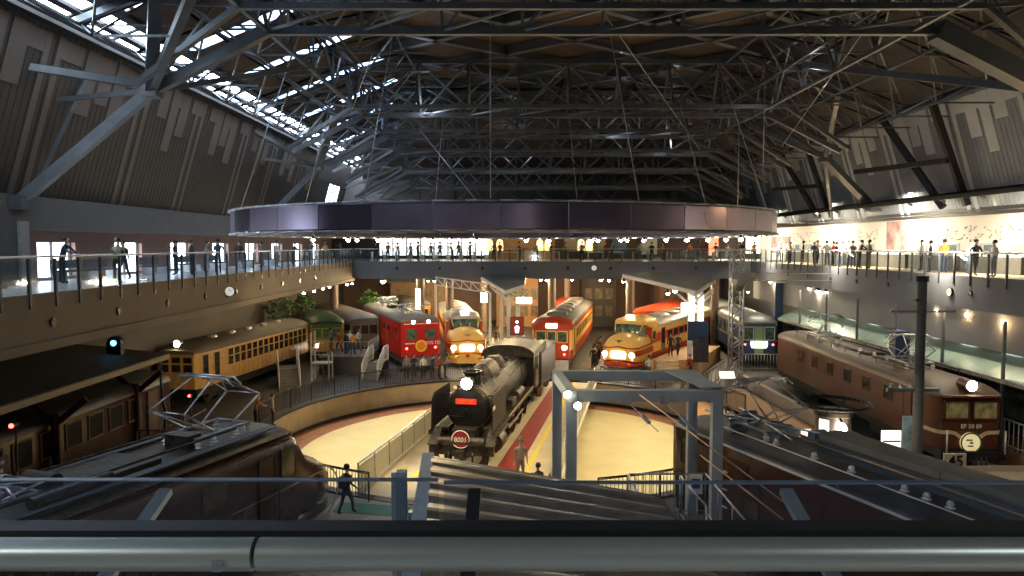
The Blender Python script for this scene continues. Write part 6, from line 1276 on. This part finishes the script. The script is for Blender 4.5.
for i, (xx, yy, c, l, k) in enumerate(((352, 352, OR_, 'orange jacket', 'stand'), (345, 356, BL, 'black jacket', 'stand'), (338, 352, RD, 'red jumper', 'walk'), (349, 344, WH, 'white shirt', 'stand'), (357, 346, WH, 'white blouse', 'walk'), (330, 344, GR, 'grey coat', 'stand'))):
    x, y = (xx-512)*(54.0+i*.55)/740, 54.0+i*.55; person('visitor in %s among the crowd between the left railcars' % ('a '+l if l[0] != 'o' else 'an '+l), x, y, 1.3, i*1.1, k, c, NV, group='crowd by the left railcars')
for i, (xx, yy, c, l, k) in enumerate(((405, 381, GR, 'grey coat', 'stand'), (412, 380, BL, 'black coat', 'lean'), (422, 381, WH, 'white coat', 'stand'), (431, 381, NV, 'navy coat', 'look'), (438, 381, RD, 'red scarf coat', 'stand'), (444, 380, TN, 'tan coat', 'lean'))):
    x, y, _ = g0(xx, yy); person('visitor in a %s behind the pit railing below the red locomotive' % l, x, y+.8, 0, D180+i*.3, k, c, BL, group='crowd by the pit railing')
for i, (xx, yy, c, l) in enumerate(((589, 352, BL, 'black'), (593, 350, WH, 'white'), (597, 353, RD, 'dark red'), (586, 347, GR, 'grey'), (600, 348, NV, 'navy'), (592, 345, TN, 'tan'))):
    x, y = 6.2+.25*i, 56+1.2*i; person('visitor in %s in the aisle between the two express trains' % l, x, y, 0, i*.9, 'walk' if i % 2 else 'stand', c if l != 'dark red' else (.25, .03, .03), BL, group='crowd in the train aisle')
for i, (xx, yy, c, l, k) in enumerate(((496, 344, BL, 'black', 'stand'), (500, 341, TN, 'tan', 'walk'), (491, 340, NV, 'navy', 'stand'))):
    x, y, _ = g0(xx, yy+3); person('visitor in %s on the platform behind the steam engine' % l, x, y, 0, i*.7, k, c, BL, group='crowd behind the steam engine')
for i, (x, y, c, l) in enumerate(((-14.7, 21.6, WH, 'pale shirt'), (-14.2, 19.6, TN, 'tan jacket'), (-13.9, 18.7, BL, 'black coat'), (-14.0, 20.8, (.35, .18, .1), 'brown jacket'))):
    person('visitor in a %s in the gloom of the left platform' % l, x, y, .9, 1.2+i, 'stand' if i % 2 else 'look', c, BL, group='visitors on the dark platform')
# galleries
def deckp(x, X_): return X_*740/(x-512)
words_c = {'black': BL, 'navy': NV, 'grey': GR, 'tan': TN, 'white': WH, 'red': RD, 'orange': OR_, 'khaki': KH}
cl = list(words_c.items()); kinds = ['stand', 'lean', 'look', 'walk', 'point']
rs = random.Random(21)
right = [(994, 'white', 'grey', 0), (968, 'white', 'navy', 1), (945, 'orange', 'navy', 1), (975, 'navy', 'black', 0), (930, 'black', 'black', .5), (869, 'tan', 'khaki', 0), (859, 'black', 'black', 0), (853, 'khaki', 'navy', 0), (848, 'grey', 'black', .6), (842, 'tan', 'navy', 0), (836, 'black', 'grey', .5), (831, 'red', 'black', .9), (827, 'grey', 'black', 0), (814, 'navy', 'black', 0), (803, 'black', 'black', 0), (790, 'tan', 'black', 0), (784, 'grey', 'grey', .6), (779, 'black', 'navy', 0), (817, 'white', 'black', 1.2), (921, 'white', 'black', 1.4)]
for i, (xx, c, l, off) in enumerate(right):
    X_ = XR+.7+off; d = deckp(xx, X_); person('visitor in %s top, %s trousers, at the right gallery rail, %s from near end' % (c, l, nth(sorted([-r[0] for r in right]).index(-xx))), X_, d, DK, (1.57, -1.57, 0, 3.0, 1.2)[i % 5], kinds[i % 5] if i % 5 != 4 else 'stand', words_c[c], words_c[l], group='visitors on the right gallery', sc=.95+.08*rs.random())
# a couple with a child's pushchair silhouettes on the left gallery
left = [(62, 'navy', 'black', 2.9), (117, 'khaki', 'black', 1.0), (124, 'black', 'navy', 1.4), (176, 'navy', 'navy', 2.2), (192, 'black', 'black', 1.2), (205, 'grey', 'navy', 2.4), (218, 'navy', 'black', .8), (240, 'black', 'grey', 1.6), (262, 'grey', 'black', 2.2), (277, 'white', 'navy', 1.2), (293, 'black', 'black', 2.0), (311, 'navy', 'grey', 1.0), (326, 'tan', 'black', 1.6), (341, 'grey', 'black', 2)]
for i, (xx, c, l, off) in enumerate(left):
    X_ = XL-off; d = deckp(xx, X_); person('visitor in a %s top and %s trousers on the left gallery, %s going away' % (c, l, nth(i)), X_, d, DK, (-1.57, 0, 3.1, 1.57, -.8)[i % 5], kinds[(i+1) % 5], words_c[c], words_c[l], group='visitors on the left gallery', sc=.95+.08*rs.random())
fx = [376, 388, 399, 411, 418, 431, 440, 452, 459, 470, 494, 500, 520, 536, 551, 566, 582, 597, 606, 612, 640, 652, 664, 690, 698, 703, 716, 729, 742, 754]
for i, xx in enumerate(fx):
    c, l = cl[(i*3) % 7], cl[(i*5+1) % 3]; d = 66.2+(i % 4)*1.6; p = at(xx, 262, d)
    person('visitor in a %s top on the far gallery, %s from the left' % (c[0], nth(i)), p.x, d, DK, (3.14, 0, 1.5, 2.6, -1)[i % 5], kinds[i % 5], c[1], l[1], group='visitors on the far gallery', sc=.95+.08*rs.random())
# benches on the left gallery
for i, y in enumerate((29.6, 31.8, 36.5, 40.5, 44.5, 49, 54)):
    t = thing('bench', 'low dark bench beside the left gallery windows, %s going away' % nth(i), 'bench', (-17.6, y, DK), 0, 'left gallery benches')
    q = mb(); q.b2(-.3, .3, -.9, .9, .38, .46); q.build('seat', mat('bench_blue', (.05, .07, .12), .4), t)
    for s in (-1, 1):
        q = mb(); q.b2(-.25, .25, s*.75-.04, s*.75+.04, 0, .38); q.build('leg', M['galv'], t)
    q = mb(); q.b2(-.33, -.27, -.9, .9, .5, .85); q.build('backrest', mat('bench_blue', (.05, .07, .12), .4), t)

t = thing('raised_platform', 'low dark raised platform with pale rails between the left railcars', 'platform', (0, 0, 0)); q = mb(); q.b2(-14.0, -10.4, 53.2, 57.4, 0, 1.3); q.build('platform_box', M['asphalt'], t)
fence(t, (-14.0, 53.3, 1.3), (-10.4, 53.3, 1.3), 1.1, 12, M['galv'], 'railing'); fence(t, (-10.4, 53.3, 1.3), (-10.4, 57.3, 1.3), 1.1, 10, M['galv'], 'railing')
t = thing('access_scaffold', 'pale steel access frame between the ochre railcar and the raised platform', 'scaffold', (-13.2, 51.0, 0))
for sx in (-.6, .6):
    for sy in (-.5, .5): q = mb(); q.b2(sx-.05, sx+.05, sy-.05, sy+.05, 0, 3.4 if sx < 0 else 1.9); q.build('post', M['white'], t)
q = mb(); q.b2(-.65, .65, -.55, .55, 1.2, 1.28); q.b2(-.65, .65, -.55, -.5, 1.85, 1.9); q.build('frame_deck', M['white'], t)
